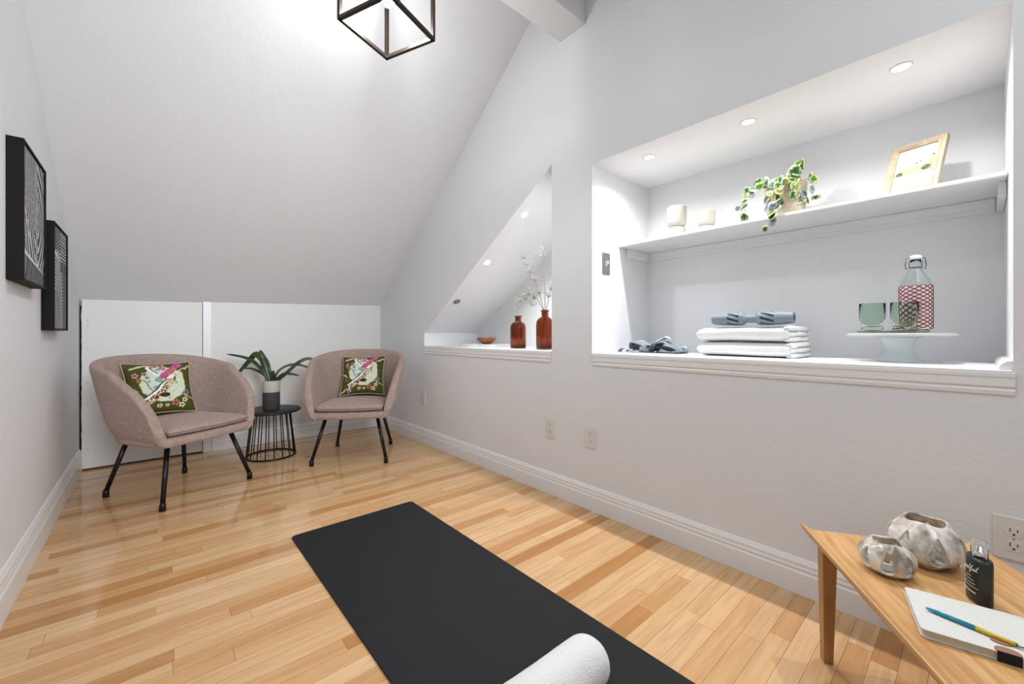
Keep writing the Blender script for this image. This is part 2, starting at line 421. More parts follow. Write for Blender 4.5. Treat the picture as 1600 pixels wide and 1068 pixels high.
# ------------------------------------------------------------------ pendant
def pendant():
    a_ = math.atan2(1.590-1.740+.0, .934-.5795)        # direction of one diagonal
    cx, cy, zb, s = .757, 1.665, 2.233, .27
    t = thing('pendant_lantern', 'open black metal cube lantern with a glowing bulb hanging under the slope', 'pendant lamp', (cx, cy, zb))
    t.rotation_euler = (0, 0, a_-PI/4)
    h = s/2; b = .0075
    m_ = MB()
    for sx in (-1, 1):
        for sy in (-1, 1):
            m_.box((sx*h-b, sy*h-b, 0), (sx*h+b, sy*h+b, s))
    for z in (b, s-b):
        for q in (-1, 1):
            m_.box((-h, q*h-b, z-b), (h, q*h+b, z+b)); m_.box((q*h-b, -h, z-b), (q*h+b, h, z+b))
    m_.box((-h, -b, s-2*b), (h, b, s)); m_.box((-b, -h, s-2*b), (b, h, s))
    m_.build('cage', bronze, t, bevel=.0008)
    top = 2.86+.02-zb
    m_ = MB(); m_.tube([(0, 0, s-.01), (0, 0, top)], .006, 12); m_.build('stem', bronze, t)
    m_ = MB(); m_.lathe([(0, top-.01), (.06, top-.01), (.06, top+.02), (0, top+.02)], 32); m_.build('canopy', bronze, t)
    m_ = MB(); m_.lathe([(0, s-.07), (.017, s-.07), (.019, s-.02), (.019, s), (0, s)], 20); m_.build('socket', bronze, t)
    m_ = MB(); m_.lathe([(0, s-.165), (.015, s-.162), (.026, s-.148), (.03, s-.13), (.027, s-.112), (.018, s-.09), (.014, s-.07)], 24)
    be = emit.copy(); be.name = 'bulb_glow'; be.node_tree.nodes['Principled BSDF'].inputs['Emission Strength'].default_value = 30
    m_.build('bulb', be, t)
    d = bpy.data.lights.new('pendant_bulb_light', 'POINT'); d.energy = 12; d.shadow_soft_size = .045; d.color = (.955, .98, 1)
    o = bpy.data.objects.new('pendant_bulb_light', d); C.objects.link(o); o.location = (cx, cy, zb+.085)
    d = bpy.data.lights.new('pendant_bulb_downlight', 'SPOT'); d.energy = 15; d.shadow_soft_size = .03; d.color = (.955, .98, 1)
    d.spot_size = math.radians(179); d.spot_blend = .9
    o = bpy.data.objects.new('pendant_bulb_downlight', d); C.objects.link(o); o.location = (cx, cy, zb+.085)
pendant()

# ------------------------------------------------------------------ armchairs
def armchair():
    root = thing('armchair', '', 'armchair')
    ZB, ZS = .328, .380
    def plan(s, w, yb, yf):
        # s 0..1 from left front round the back to right front; returns (x,y)
        ls = .30   # straight side share of each side
        if s < ls: t = s/ls; return (-w, yf+(0-yf)*t)
        if s > 1-ls: t = (1-s)/ls; return (w, yf+(0-yf)*t)
        a = PI*(s-ls)/(1-2*ls)
        ex = 2/2.35
        c, sn = math.cos(a), math.sin(a)
        return (-w*math.copysign(abs(c)**ex, c), yb*abs(sn)**ex)
    def rim(s):
        d = min(s, 1-s)           # 0 front .. .5 back
        h = .60+.205*(1-math.cos(min(1, d/.5)*PI))/2
        if d < .17: q = 1-d/.17; h = .40+(h-.40)*math.sqrt(max(0, 1-q**2.4))
        return h
    prof = []   # cross-section parameter: outer bottom -> rim -> inner bottom
    def shell(u, v):
        s = u
        zt = rim(s); th = .052
        d = min(s, 1-s)
        if v < .45: k = v/.45; z = ZB+(zt-.02-ZB)*k; off = 0
        elif v < .62:
            a = (v-.45)/.17*PI; z = zt-.02+.026*math.sin(a); off = th/2*(1-math.cos(a))
        else: k = (v-.62)/.38; z = zt-.02+(ZB-(zt-.02))*k; off = th
        f = (z-ZB)/(.80-ZB)
        fl = .108*f**.8
        e = 0
        if v < .14: e = .030*(1-v/.14)**2
        wv = .268+fl-off-e; yb = .278+.082*f-off-e; yf = -.262-.008*f+(.02 if 0 else 0)
        # rounded front end of the arm
        if d < .03: yf += .0
        x, y = plan(s, wv, yb, yf)
        return (x, y, z)
    m_ = MB()
    ids = m_.grid(shell, 72, 34)
    # cap the front ends of both arms with a soft bulge
    for col, sg in ((ids[0], -1), (ids[-1], 1)):
        nvv = len(col)
        mid = []
        for k in range(nvv//2):
            a_, b_ = Vector(m_.v[col[k]]), Vector(m_.v[col[nvv-1-k]])
            mid.append((a_, b_))
        prev = None
        for k in range(nvv//2):
            a_, b_ = mid[k]
            row = [col[k]]
            for q in (.2, .5, .8):
                p = a_.lerp(b_, q); p.y -= .022*math.sin(PI*q)**.6; row.append(m_.vert(p))
            row.append(col[nvv-1-k])
            if prev:
                for q in range(4): m_.face((prev[q], prev[q+1], row[q+1], row[q]), 0, True)
            prev = row
        m_.face(prev, 0, True)
    m_.build('shell', velvet, root, sub=1)
    # seat frame
    def outline(w, yb, yf, n=56, rc=.05):
        pts = []
        for k in range(n+1): pts.append(plan(k/n, w, yb, yf))
        return pts
    def puff(name, w, yb, yf, z0, z1, crown, edge, mat, seg=60, inset=.0):
        m2 = MB()
        out = outline(w, yb, yf, seg)
        # densify the straight front
        (xa, ya), (xb, yb_) = out[-1], out[0]
        for k in range(1, 14):
            q = k/14; out.append((xa+(xb-xa)*q, ya-.022*math.sin(PI*q)))
        n2 = len(out); cxx, cyy = 0, -.02
        levels = [(0.0, z0), (.9, z0), (1-edge*.35, z0+.004), (1, z0+(z1-z0)*.3), (1, z0+(z1-z0)*.7), (1-edge*.35, z1-.003), (1-edge, z1+.3*crown), (.7, z1+crown*.7), (.4, z1+crown*.95), (0, z1+crown)]
        prev = None
        for f_, zz in levels:
            if f_ == 0: ring = [m2.vert((cxx, cyy, zz))]
            else: ring = [m2.vert((cxx+(x-cxx)*f_, cyy+(y-cyy)*f_, zz)) for x, y in out]
            if prev is not None:
                for k in range(n2):
                    k2 = (k+1) % n2
                    if len(prev) == 1: m2.face((prev[0], ring[k2], ring[k]), 0, True)
                    elif len(ring) == 1: m2.face((prev[k], prev[k2], ring[0]), 0, True)
                    else: m2.face((prev[k], prev[k2], ring[k2], ring[k]), 0, True)
            prev = ring
        return m2.build(name, mat, root), out
    puff('seat_frame', .262, .262, -.275, ZB-.004, ZS-.004, 0, .06, velvet)
    cu, out = puff('seat_cushion', .230, .222, -.278, ZS+.003, ZS+.040, .020, .08, velvet)
    m_ = MB(); m_.tube([(x*1.004, y*1.004, ZS+.024) for x, y in out], .0035, 6, closed=True); m_.build('piping', piping_m, cu)
    # legs
    for (fx, fy) in ((-.2555, -.265), (.2555, -.265), (-.215, .255), (.215, .255)):
        tx, ty = fx*.70, fy*.70
        m_ = MB(); m_.tube([(tx, ty, ZB+.005), (fx, fy, .03)], [.0135, .0115], 14); lg = m_.build('leg', black_metal, root)
        m_ = MB(); m_.tube([(fx-.002*math.copysign(1, fx), fy, .045), (fx, fy, .028), (fx, fy, .0)], [.012, .015, .0155], 14); m_.build('foot_cap', black_metal, lg)
    return root
ch = armchair()
ch.location = (.117, 3.206, 0); ch.rotation_euler = (0, 0, math.atan2(.53, .85))
ch['label'] = 'mauve velvet tub armchair by the left wall in front of the access door'; ch['group'] = 'mauve tub armchairs'
ch2 = copy_tree(ch)
ch2.location = (1.207, 3.205, 0); ch2.rotation_euler = (0, 0, -math.atan2(.54, .84))
ch2['label'] = 'mauve velvet tub armchair in the far right corner beyond the black side table'

# ------------------------------------------------------------------ embroidered cushions
def seg_d(x, y, pts):
    best = 9
    for (ax, ay), (bx, by) in zip(pts, pts[1:]):
        dx, dy = bx-ax, by-ay; L2 = dx*dx+dy*dy
        t = max(0, min(1, ((x-ax)*dx+(y-ay)*dy)/L2)); d = math.hypot(x-ax-t*dx, y-ay-t*dy)
        if d < best: best = d
    return best
def cushion_col(x, y):
    n1 = nz3(x, y, 1.3, 9); n2 = nz3(x, y, 5.1, 28)
    c = (74+10*n2, 72+10*n2, 27)
    # branches
    for pts, w_ in (([(-.0, .05), (.08, .06), (.14, .12), (.2, .1)], .014), ([(.78, .78), (.84, .83), (.9, .83), (.95, .89), (1, .88)], .012),
                    ([(.02, .5), (.09, .46), (.14, .42)], .016), ([(.09, .86), (.2, .9), (.3, .93), (.42, .92), (.55, .93)], .02), ([(.8, .32), (.88, .27), (.98, .22)], .009)):
        if seg_d(x, y, pts)+.012*n2 < w_: c = (206, 200, 158)
    r_ = math.hypot((x-.53)/1.0, (y-.55)/1.03)
    if r_ < .335+.03*n1: c = (206+14*n2, 210+12*n2, 184+12*n2)
    if r_ < .30 and x < .56 and y > .36: c = (204, 207, 196)
    if r_ < .30 and n1 > .33: c = (120, 165, 140)
    # wing bars of brown feathers
    d = seg_d(x, y, [(.25, .17), (.42, .33), (.55, .47), (.69, .67)])
    if d < .055:
        s_ = math.sin(70*(x*.7+y*.7)+6*n2)
        c = (92, 58, 40) if s_ > .2 else ((196, 160, 96) if s_ > -.3 else (214, 200, 176))
    if math.hypot((x-.53)*.8, (y-.33)*1.3) < .06: c = (70, 26, 34)
    if seg_d(x, y, [(.19, .22), (.33, .33), (.44, .42), (.56, .60)]) < .016: c = (238, 236, 228)
    if seg_d(x, y, [(.23, .29), (.35, .375), (.42, .44), (.48, .53), (.60, .65)]) < .0095: c = (44, 38, 74)
    if seg_d(x, y, [(.24, .63), (.29, .57), (.32, .47), (.37, .41)]) < .008: c = (96, 78, 82)
    # white breast and magenta wing
    if seg_d(x, y, [(.33, .87), (.45, .73), (.56, .66), (.66, .68)]) < .035: c = (232, 230, 220)
    if seg_d(x, y, [(.36, .88), (.40, .80), (.46, .74)]) < .01: c = (60, 66, 70)
    d = seg_d(x, y, [(.54, .69), (.64, .79), (.78, .92)])
    if d < .06+.02*n1:
        s_ = math.sin(60*(x-y)+5*n2); c = (176, 84, 150) if s_ > .1 else ((120, 42, 84) if s_ > -.5 else (206, 120, 90))
    if seg_d(x, y, [(.42, .93), (.52, .90), (.56, .83)]) < .035+.02*n1: c = (150, 74, 110) if n2 > 0 else (206, 176, 168)
    # legs
    if seg_d(x, y, [(.24, .20), (.19, .10), (.20, .03)]) < .012+.01*n2: c = (190, 170, 190)
    if seg_d(x, y, [(.22, .14), (.25, .06)]) < .01: c = (226, 218, 200)
    # small flowers
    for fx, fy, fr, col in ((.44, .12, .035, (214, 214, 160)), (.765, .11, .045, (214, 214, 160)), (.82, .21, .042, (206, 208, 150)), (.55, .12, .028, (214, 208, 170)),
                            (.67, .16, .055, (186, 106, 100)), (.86, .35, .05, (150, 130, 150)), (.13, .72, .045, (196, 140, 150)), (.27, .74, .04, (170, 140, 170)),
                            (.19, .62, .04, (190, 140, 70)), (.07, .92, .035, (120, 60, 50)), (.3, .67, .04, (150, 190, 130)), (.12, .35, .03, (120, 130, 60))):
        q = math.hypot(x-fx, y-fy)
        if q < fr*(1+.25*math.cos(5*math.atan2(y-fy, x-fx))):
            c = col if q > fr*.42 else (70, 50, 40)
    return rgb(*[max(0, min(255, k)) for k in c])
def cushion():
    root = thing('throw_cushion', '', 'cushion', group='embroidered crane cushions')
    hs = .170
    N = 110; m_ = MB(); cols = []
    def shp(u, v):
        x, y = 2*u-1, 2*v-1
        pin = 1-.10*(1-abs(x)**2)*abs(y)**2, 1-.10*(1-abs(y)**2)*abs(x)**2
        return x*hs*pin[1], y*hs*pin[0], max(0, (1-x**4)*(1-y**4))**.55
    for side in (1, -1):
        base = len(m_.v)
        for i in range(N):
            for j in range(N):
                X, Y, h = shp(i/(N-1), j/(N-1))
                m_.vert((X, Y, side*(.048*h+.004*h*nz3(X, Y, side, 12))))
                cols.append(cushion_col(i/(N-1), j/(N-1)) if side == 1 else rgb(74, 72, 27))
        for i in range(N-1):
            for j in range(N-1):
                q = (base+i*N+j, base+(i+1)*N+j, base+(i+1)*N+j+1, base+i*N+j+1); m_.face(q, 0, True)
    m_.build('cover', embroid, root, cols=cols)
    ed = [shp(k/40, 0) for k in range(40)]+[shp(1, k/40) for k in range(40)]+[shp(1-k/40, 1) for k in range(40)]+[shp(0, 1-k/40) for k in range(40)]
    m_ = MB(); m_.tube([(x, y, 0) for x, y, _ in ed], .0038, 6, closed=True)
    m_.build('piping', Mat('cream_piping', (186, 178, 140), .8).bump(300, .2, .001).m, root)
    return root
def place_cushion(o, base, fwd, lean, roll, up=.185):
    # cushion local: x right, y up, z out of the face; rests on its lower edge at 'base'
    f = Vector((fwd[0], fwd[1], 0)).normalized()
    zax = (f*math.cos(lean)+Vector((0, 0, 1))*math.sin(lean)).normalized()
    yax = (Vector((0, 0, 1))*math.cos(lean)-f*math.sin(lean)).normalized()
    xax = yax.cross(zax)
    M = Matrix((xax, yax, zax)).transposed().to_4x4() @ Matrix.Rotation(roll, 4, 'Z')
    pos = Vector(base)+yax*up
    o.matrix_world = Matrix.Translation(pos) @ M
    o.location = pos; o.rotation_euler = M.to_euler()
cu1 = cushion()
place_cushion(cu1, (.052, 3.275, .4475), (.26, -.96), math.radians(24), math.radians(-1), .168)
cu1['label'] = 'olive square cushion with a crane, tilted in the armchair by the left wall'
cu2 = copy_tree(cu1)
place_cushion(cu2, (1.262, 3.262, .4475), (-.5, -.85), math.radians(26), math.radians(1), .168)
cu2['label'] = 'olive square cushion with a crane, upright in the far right armchair'

# ------------------------------------------------------------------ side table, plant
t = thing('side_table', 'small round black side table with a wire basket base between the armchairs', 'side table', (.689, 3.595, 0))
mb = MB(); mb.lathe([(0, .340), (.195, .340), (.205, .346), (.207, .352), (.204, .358), (0, .358)], 56); mb.build('table_top', black_wood, t)
for nm, rr, zz, rt in (('base_ring', .165, .007, .007), ('top_ring', .130, .335, .006)):
    mb = MB(); mb.tube([(rr*math.cos(k*PI/24), rr*math.sin(k*PI/24), zz) for k in range(48)], rt, 8, closed=True); mb.build(nm, black_metal, t)
for k in range(18):
    a_ = k*2*PI/18+.1
    mb = MB(); mb.tube([(.165*math.cos(a_), .165*math.sin(a_), .008), (.130*math.cos(a_), .130*math.sin(a_), .336)], .0038, 8); mb.build('rod', black_metal, t)
PX, PY, PZ = .689, 3.592, .3585
t = thing('potted_plant', 'strap-leaved green plant in a two-tone white and charcoal pot on the black side table', 'potted plant', (PX, PY, PZ))
mb = MB(); mb.lathe([(0, 0), (.056, 0), (.059, .004), (.059, .135)], 40, mi=1)
mb.lathe([(.059, .135), (.059, .218), (.057, .221), (.054, .218), (.053, .19), (0, .19)], 40, mi=0)
mb.build('pot', [ceram_w, ceram_d], t)
mb = MB(); mb.lathe([(.0535, .192), (.03, .2), (0, .204)], 20); mb.build('soil', Mat('soil', (40, 30, 22), .95).bump(60, .8, .004).m, t)
leaf_m = Mat('dark_green_leaf', (34, 52, 22), .4).mottle((22, 36, 16), (60, 88, 34), 9, (1, 1, 3)).bump(90, .15, .001).m
def strap(pts, wid, par, fold=.25, side=None, view=False, name='leaf', mat=None):
    P = [Vector(p) for p in pts]
    # Catmull-Rom resample
    Q = []
    n = len(P)
    for i in range(n-1):
        p0, p1, p2, p3 = P[max(i-1, 0)], P[i], P[i+1], P[min(i+2, n-1)]
        for k in range(8):
            t_ = k/8
            Q.append(.5*((2*p1)+(-p0+p2)*t_+(2*p0-5*p1+4*p2-p3)*t_**2+(-p0+3*p1-3*p2+p3)*t_**3))
    Q.append(P[-1]); N = len(Q)
    m_ = MB(); rows = []
    sd = Vector(side) if side else None
    for i, q in enumerate(Q):
        tg = (Q[min(i+1, N-1)]-Q[max(i-1, 0)]).normalized()
        s_ = sd if sd else tg.cross(Vector((0, 0, 1)))
        if view: s_ = tg.cross(Vector((-.35, -.85, .38)))
        s_ = (s_-tg*s_.dot(tg))
        if s_.length < 1e-4: s_ = Vector((1, 0, 0))
        s_.normalize(); nn = s_.cross(tg)
        f = i/(N-1); w_ = wid*(.5+.5*math.sin(min(1, f*1.5)*PI/2))*(max(0, 1-f**3.5))**.6+.0006
        rows.append([m_.vert(q+s_*w_*k+nn*(abs(k)*w_*fold)) for k in (-1, -.5, 0, .5, 1)])
    for A_, B_ in zip(rows, rows[1:]):
        for k in range(4): m_.face((A_[k], A_[k+1], B_[k+1], B_[k]), 0, True)
    return m_.build(name, mat or leaf_m, par, solid=.0012)
cr = Vector((.7509, -.6604, 0)); cd = Vector((.6604, .7509, 0))
for pts, wd in (([(0, .19), (-.02, .27), (-.04, .34), (-.06, .385), (-.095, .455)], .026),      # tall broad leaf
                ([(-.02, .19), (-.05, .30), (-.075, .38), (-.13, .42), (-.19, .36), (-.29, .255)], .025),   # broad arching left
                ([(-.02, .19), (-.055, .27), (-.12, .35), (-.20, .395), (-.35, .425)], .0135),
                ([(-.02, .19), (-.045, .25), (-.09, .285), (-.15, .31), (-.22, .315)], .0105),
                ([(.01, .19), (.025, .28), (.07, .325), (.13, .335), (.2, .31), (.27, .268)], .0105),
                ([(.02, .19), (.06, .24), (.11, .30), (.16, .355), (.215, .38), (.27, .36), (.32, .325)], .015),
                ([(.02, .19), (.05, .235), (.10, .27), (.16, .272), (.225, .258)], .0115),
                ([(.01, .19), (.015, .24), (.02, .30)], .018),
                ([(.03, .19), (.035, .22), (.04, .26)], .014)):
    dz = .24 if pts[-1][0] > .25 else random.uniform(-.03, .03)
    strap([tuple(cr*u+cd*(dz*k/len(pts))+Vector((0, 0, z))) for k, (u, z) in enumerate(pts)], wd, t, .2, view=True)

# ------------------------------------------------------------------ wall art
def art1c(u, v):
    n = nz3(u*2, v*1.2, 0, 3)
    white, black, grey = (214, 213, 210), (22, 22, 22), (120, 119, 118)
    if v < .10+.10*(1-u) : s_ = math.sin(150*(u+.05*n)+6*n); return grey if s_ > 0 else (30, 30, 30)
    if abs(v-(.22-.13*u)) < .016 or (abs(v-(.22+(.45-u)*.9)) < .014 and u < .45): return white
    if u < .58 and v > .42+.25*(.58-u): s_ = math.sin(120*(u+.04*math.sin(5*v)+.02*n)); return (175, 174, 172) if s_ > -.2 else (40, 40, 40)
    if .58 <= u < .68: return white if math.sin(v*200+u*40) > 0 else black
    d = math.hypot((u-.66)*1.0, (v-.52)*.75)
    s_ = math.sin(d*80+3*n)
    return (200, 199, 197) if s_ > .15 else (16, 16, 16)
def art2c(u, v):
    n = nz3(u*2, v*1.2, 4, 3)
    white, black = (216, 215, 212), (24, 24, 24)
    if v > .78 and u < .5: return (120, 122, 128) if math.sin(60*(u+.1*n)) > -.3 else (40, 40, 40)
    if v > .70 and u >= .5: return white if math.sin(v*190) > .3 else black
    if abs(v-(.76-.1*u)) < .012 and u < .6: return white
    if u < .52 and v > .38: return white if math.sin((v+.15*u)*170) > 0 else black
    if v > .58: return (110, 110, 108) if math.sin(v*260) > 0 else black
    if u < .5: return (150, 149, 147) if math.sin(70*(u+.1*n)) > -.5 else (50, 50, 50)
    if .5 <= u < .68: return white if math.sin((v+.5*u)*230) > .2 else black
    return (140, 140, 138) if math.sin((v*1.2+math.sin(u*6)*.15)*150+3*n) > .2 else black
def art(name, y0, z0, z1, fn, label, wd=.392):
    t = thing('framed_art', label, 'picture', (L, y0, z0)); D = .042; f = .007; hh = z1-z0
    m_ = MB()
    m_.box((.0008, 0, 0), (D, f, hh)); m_.box((.0008, wd-f, 0), (D, wd, hh)); m_.box((.0008, f, 0), (D, wd-f, f)); m_.box((.0008, f, hh-f), (D, wd-f, hh))
    m_.build('frame', Mat(name+'_frame_paint', (8, 8, 8), .6, spec=.15).bump(40, .05).m, t, bevel=.0008)
    nu, nv = 120, 260; m_ = MB(); cols = []
    for i in range(nu):
        for j in range(nv):
            u, v = i/(nu-1), j/(nv-1)
            m_.vert((D-.006, f+.003+(wd-2*f-.006)*u, f+.003+(hh-2*f-.006)*v)); cols.append(rgb(*fn(u, v)))
    for i in range(nu-1):
        for j in range(nv-1): m_.face((i*nv+j, (i+1)*nv+j, (i+1)*nv+j+1, i*nv+j+1))
    m_.box((.002, f, f), (D-.012, wd-f, hh-f)); cols += [rgb(20, 20, 20)]*8
    m_.build('canvas', art_m, t, cols=cols)
art('near', 2.186, 1.123, 1.616, art1c, 'black framed line print with a tall arch pattern, nearer one on the left wall')
art('far', 2.775, .953, 1.452, art2c, 'black framed line print of striped blocks, lower and farther one on the left wall')

# ------------------------------------------------------------------ yoga mat and rolled towel
mb = MB()
x0, x1, y0, y1, rc = .479, 1.086, .255, 2.086, .02
out = []
for cx_, cy_, a0 in ((x1-rc, y1-rc, 0), (x0+rc, y1-rc, 90), (x0+rc, y0+rc, 180), (x1-rc, y0+rc, 270)):
    out += [(cx_+rc*math.cos(math.radians(a0+k*15)), cy_+rc*math.sin(math.radians(a0+k*15))) for k in range(7)]
mb.prism(out, .0006, .0062)
ym = Mat('black_yoga_mat', (32, 33, 35), .7, spec=.2)
vo = ym.n('ShaderNodeTexVoronoi', Scale=180); ym.l(ym.coord(), vo.inputs['Vector']); ym.bump(0, .5, .0015, h=vo.outputs[0])
mat_o = mb.build('yoga_mat', ym.m, bevel=.0015)
tag(mat_o, 'long black textured yoga mat lying on the wooden floor', 'yoga mat')
terry = Mat('white_terry_cloth', (226, 226, 226), .95, spec=.1)
terry.set('Sheen Weight', .3)
terry.bump(260, .7, .004, detail=3)
mb = MB()
def roll(u, v):
    # u along axis (with rounded end), v around
    t_ = u; x = .43+(.922-.43)*t_
    e = max(0, (t_-.88)/.12); r_ = .062*math.sqrt(max(0, 1-e**2.6)) if e < 1 else 0
    a_ = 2*PI*v
    r_ *= 1+.03*nz3(x*8, math.cos(a_), math.sin(a_), 1.3)+.012*nz3(x*30, math.cos(a_)*3, math.sin(a_)*3)
    zz = math.sin(a_)*r_; zz = max(zz, -.052)
    return (x, .688+.03*(.9-x)+math.cos(a_)*r_*1.05, .062+zz+.0*x)
mb.grid(roll, 60, 60, cv=True)
tw = mb.build('rolled_towel', terry.m, sub=1)
tag(tw, 'white rolled towel lying across the near end of the black mat', 'towel')

# ------------------------------------------------------------------ oak table with objects
TZ = .355
T = Vector((1.466, .335, 0)); U = Vector((-.845, -.535, 0)).normalized(); V = Vector((-U.y, U.x, 0)); 
if V.x < 0: V = -V
t = thing('coffee_table', 'low oak table with a raised lip and tapered legs in the near right corner', 'table', (T.x, T.y, 0), math.atan2(U.y, U.x))
# local: +x along U (long side), short side along local y (sign sy)
sy_ = 1 if (Matrix.Rotation(math.atan2(U.y, U.x), 3, 'Z') @ Vector((0, 1, 0))).dot(V) > 0 else -1
TL, TW = .86, .372
def yy_(a_): return a_*sy_
mb = MB()
ya, yb2 = sorted((0.0, yy_(TW)))
mb.box((0, ya+.004, TZ-.016), (TL, yb2-.004, TZ)); mb.build('table_top', oak, t, bevel=.001)
def lip(yin, yout, nm):
    m_ = MB(); s_ = 1 if yout > yin else -1
    m_.extr([(yin, TZ-.018), (yin, TZ+.0005), (yout-.004*s_, TZ+.014), (yout, TZ+.014), (yout+.0*s_, TZ+.006), (yin+.010*s_, TZ-.018)], 'x', -.004, TL+.004)
    return m_.build(nm, oak, t, bevel=.0008)
lip(yy_(.012), yy_(-.014), 'raised_edge'); lip(yy_(TW-.012), yy_(TW+.014), 'raised_edge')
for lx in (.043, TL-.05):
    for ly in (.035, TW-.035):
        m_ = MB(); h0, h1 = .0185, .012
        ox = (-1 if lx < .4 else 1)*.003; oy = (-1 if ly < .2 else 1)*.0
        a_ = [m_.vert((lx+ox+sx*h1, yy_(ly)+oy+q*h1, 0)) for sx, q in ((-1, -1), (1, -1), (1, 1), (-1, 1))]
        b_ = [m_.vert((lx+sx*h0, yy_(ly)+q*h0, TZ-.017)) for sx, q in ((-1, -1), (1, -1), (1, 1), (-1, 1))]
        m_.face(a_[::-1]); m_.face(b_)
        for k in range(4): m_.face((a_[k], a_[(k+1) % 4], b_[(k+1) % 4], b_[k]))
        m_.build('leg', oak_leg, t, bevel=.002)
TZ += .0006
glaze = Mat('glazed_stoneware', rough=.18, spec=.6)
glaze.mottle((138, 124, 108), (226, 222, 214), 22, (1, 1, .7), detail=5, lo=.36, hi=.56)
glaze.set('Coat Weight', .5)
glaze = glaze.bump(30, .2, .003).m
def holder(loc, rad, hgt, rz, label):
    t = thing('candle_holder', label, 'candle holder', loc, rz, 'stoneware candle holders')
    NH = 7; nu, nv = 168, 46
    def prof(v):   # radius and height
        K = ((0, .50), (.08, .72), (.2, .90), (.34, .99), (.48, 1.0), (.62, .94), (.76, .82), (.9, .66), (1, .54))
        for (a0, r0), (a1, r1) in zip(K, K[1:]):
            if v <= a1+1e-9: return rad*(r0+(r1-r0)*(v-a0)/(a1-a0))
        return rad*.54
    def fh(u, v):   # implicit teardrop, <0 inside
        k = (u*NH) % 1-.5
        x = k/.30; y = (v-.47)/.30
        wdt = .78*math.sqrt(max(0, 1-y*y))*(1-.6*max(-1, min(1, y))) if abs(y) < 1 else 0
        return abs(x)-wdt if abs(y) < 1 else abs(x)+abs(y)-1+.001
    def pos(u, v):
        th = 2*PI*u; r_ = prof(v)
        k = (u*NH) % 1-.5
        rib = .06*math.cos(2*PI*(u*NH))*math.sin(PI*min(1, v*1.05))
        w_ = .018*nz3(math.cos(th)*2, math.sin(th)*2, v*3, 1.5)
        q_ = fh(u, v); lp_ = .02*math.exp(-((q_-.12)/.16)**2)*(1 if abs(v-.47) < .42 else 0)
        rr = r_*(1-rib*.9+w_+lp_)
        z = hgt*(v*.75+.25*(.5+.5*math.sin((v-.5)*PI)))+.003*math.sin(3*th)*v**3*(hgt/.1)
        return Vector((rr*math.cos(th)*1.04, rr*math.sin(th)*.96, max(z, .003)))
    m_ = MB(); grid = {}
    par = {}
    def gid(i, j):
        i %= nu
        if (i, j) not in par: par[(i, j)] = [i/nu, j/(nv-1)]
        return (i, j)
    keep = []
    for i in range(nu):
        for j in range(nv-1):
            if fh((i+.5)/nu, (j+.5)/(nv-1)) >= 0: keep.append((gid(i, j), gid(i+1, j), gid(i+1, j+1), gid(i, j+1)))
    from collections import Counter
    ec = Counter()
    for f_ in keep:
        for k in range(4): ec[frozenset((f_[k], f_[(k+1) % 4]))] += 1
    bv = set()
    for e, n_ in ec.items():
        if n_ == 1:
            for q in e:
                if 0 < q[1] < nv-1: bv.add(q)
    for q in bv:
        u, v = q[0]/nu, q[1]/(nv-1)
        for _ in range(6):
            f0 = fh(u, v); gx = (fh(u+1e-4, v)-fh(u-1e-4, v))/2e-4; gy = (fh(u, v+1e-4)-fh(u, v-1e-4))/2e-4
            g2 = gx*gx+gy*gy
            if g2 < 1e-9: break
            st = f0/g2; du, dv = -gx*st, -gy*st
            m = max(abs(du)*nu, abs(dv)*nv); sc = min(1, .5/m) if m > 0 else 1
            u += du*sc*.7; v += dv*sc*.7
        par[q] = [u, v]
    vid = {}
    for f_ in keep:
        for q in f_:
            if q not in vid: vid[q] = m_.vert(pos(*par[q]))
    for f_ in keep: m_.face([vid[q] for q in f_], 0, True)
    o = m_.build('body', glaze, t, solid=.0055, offs=-1, sub=1)
    m_ = MB(); m_.lathe([(0, .001), (prof(0)*.98, .001), (prof(0)*.99, .006), (0, .006)], 32); m_.build('base', glaze, t)
    # led tealight standing inside
    tl = thing('tealight', 'white tealight inside the '+('larger' if rad > .07 else 'smaller')+' stoneware candle holder', 'candle', (loc[0], loc[1], loc[2]+.0065), 0, 'tealights')
    k = rad/.08
    m_ = MB(); m_.lathe([(0, 0), (.018, 0), (.019, .003), (.019, .016), (.017, .018), (.006, .017), (0, .017)], 28); m_.build('cup', white_pl, tl)
    m_ = MB(); m_.lathe([(0, .017), (.0055, .018), (.007, .026), (.0055, .036), (.002, .046), (0, .049)], 16); fo = m_.build('flame_tip', Mat('cream_plastic_tip', (222, 190, 150), .4).m, tl)
    tl.scale = (1, 1, 1.0 if rad < .07 else 1.55)
holder((1.488, .088, TZ), .075, .106, .4, 'large white and brown glazed candle holder with teardrop holes, nearest the wall')
holder((1.350, .146, TZ), .0535, .076, 1.0, 'small white and brown glazed candle holder with teardrop holes, in front of the large one')
# perfume bottle
n_dir = Vector((-.42, .91, 0)).normalized()
t = thing('perfume_bottle', 'dark green frosted mist bottle with white script and a clear cap', 'bottle', (1.352, -.0035, TZ), math.atan2(n_dir.y, n_dir.x)-PI/2)
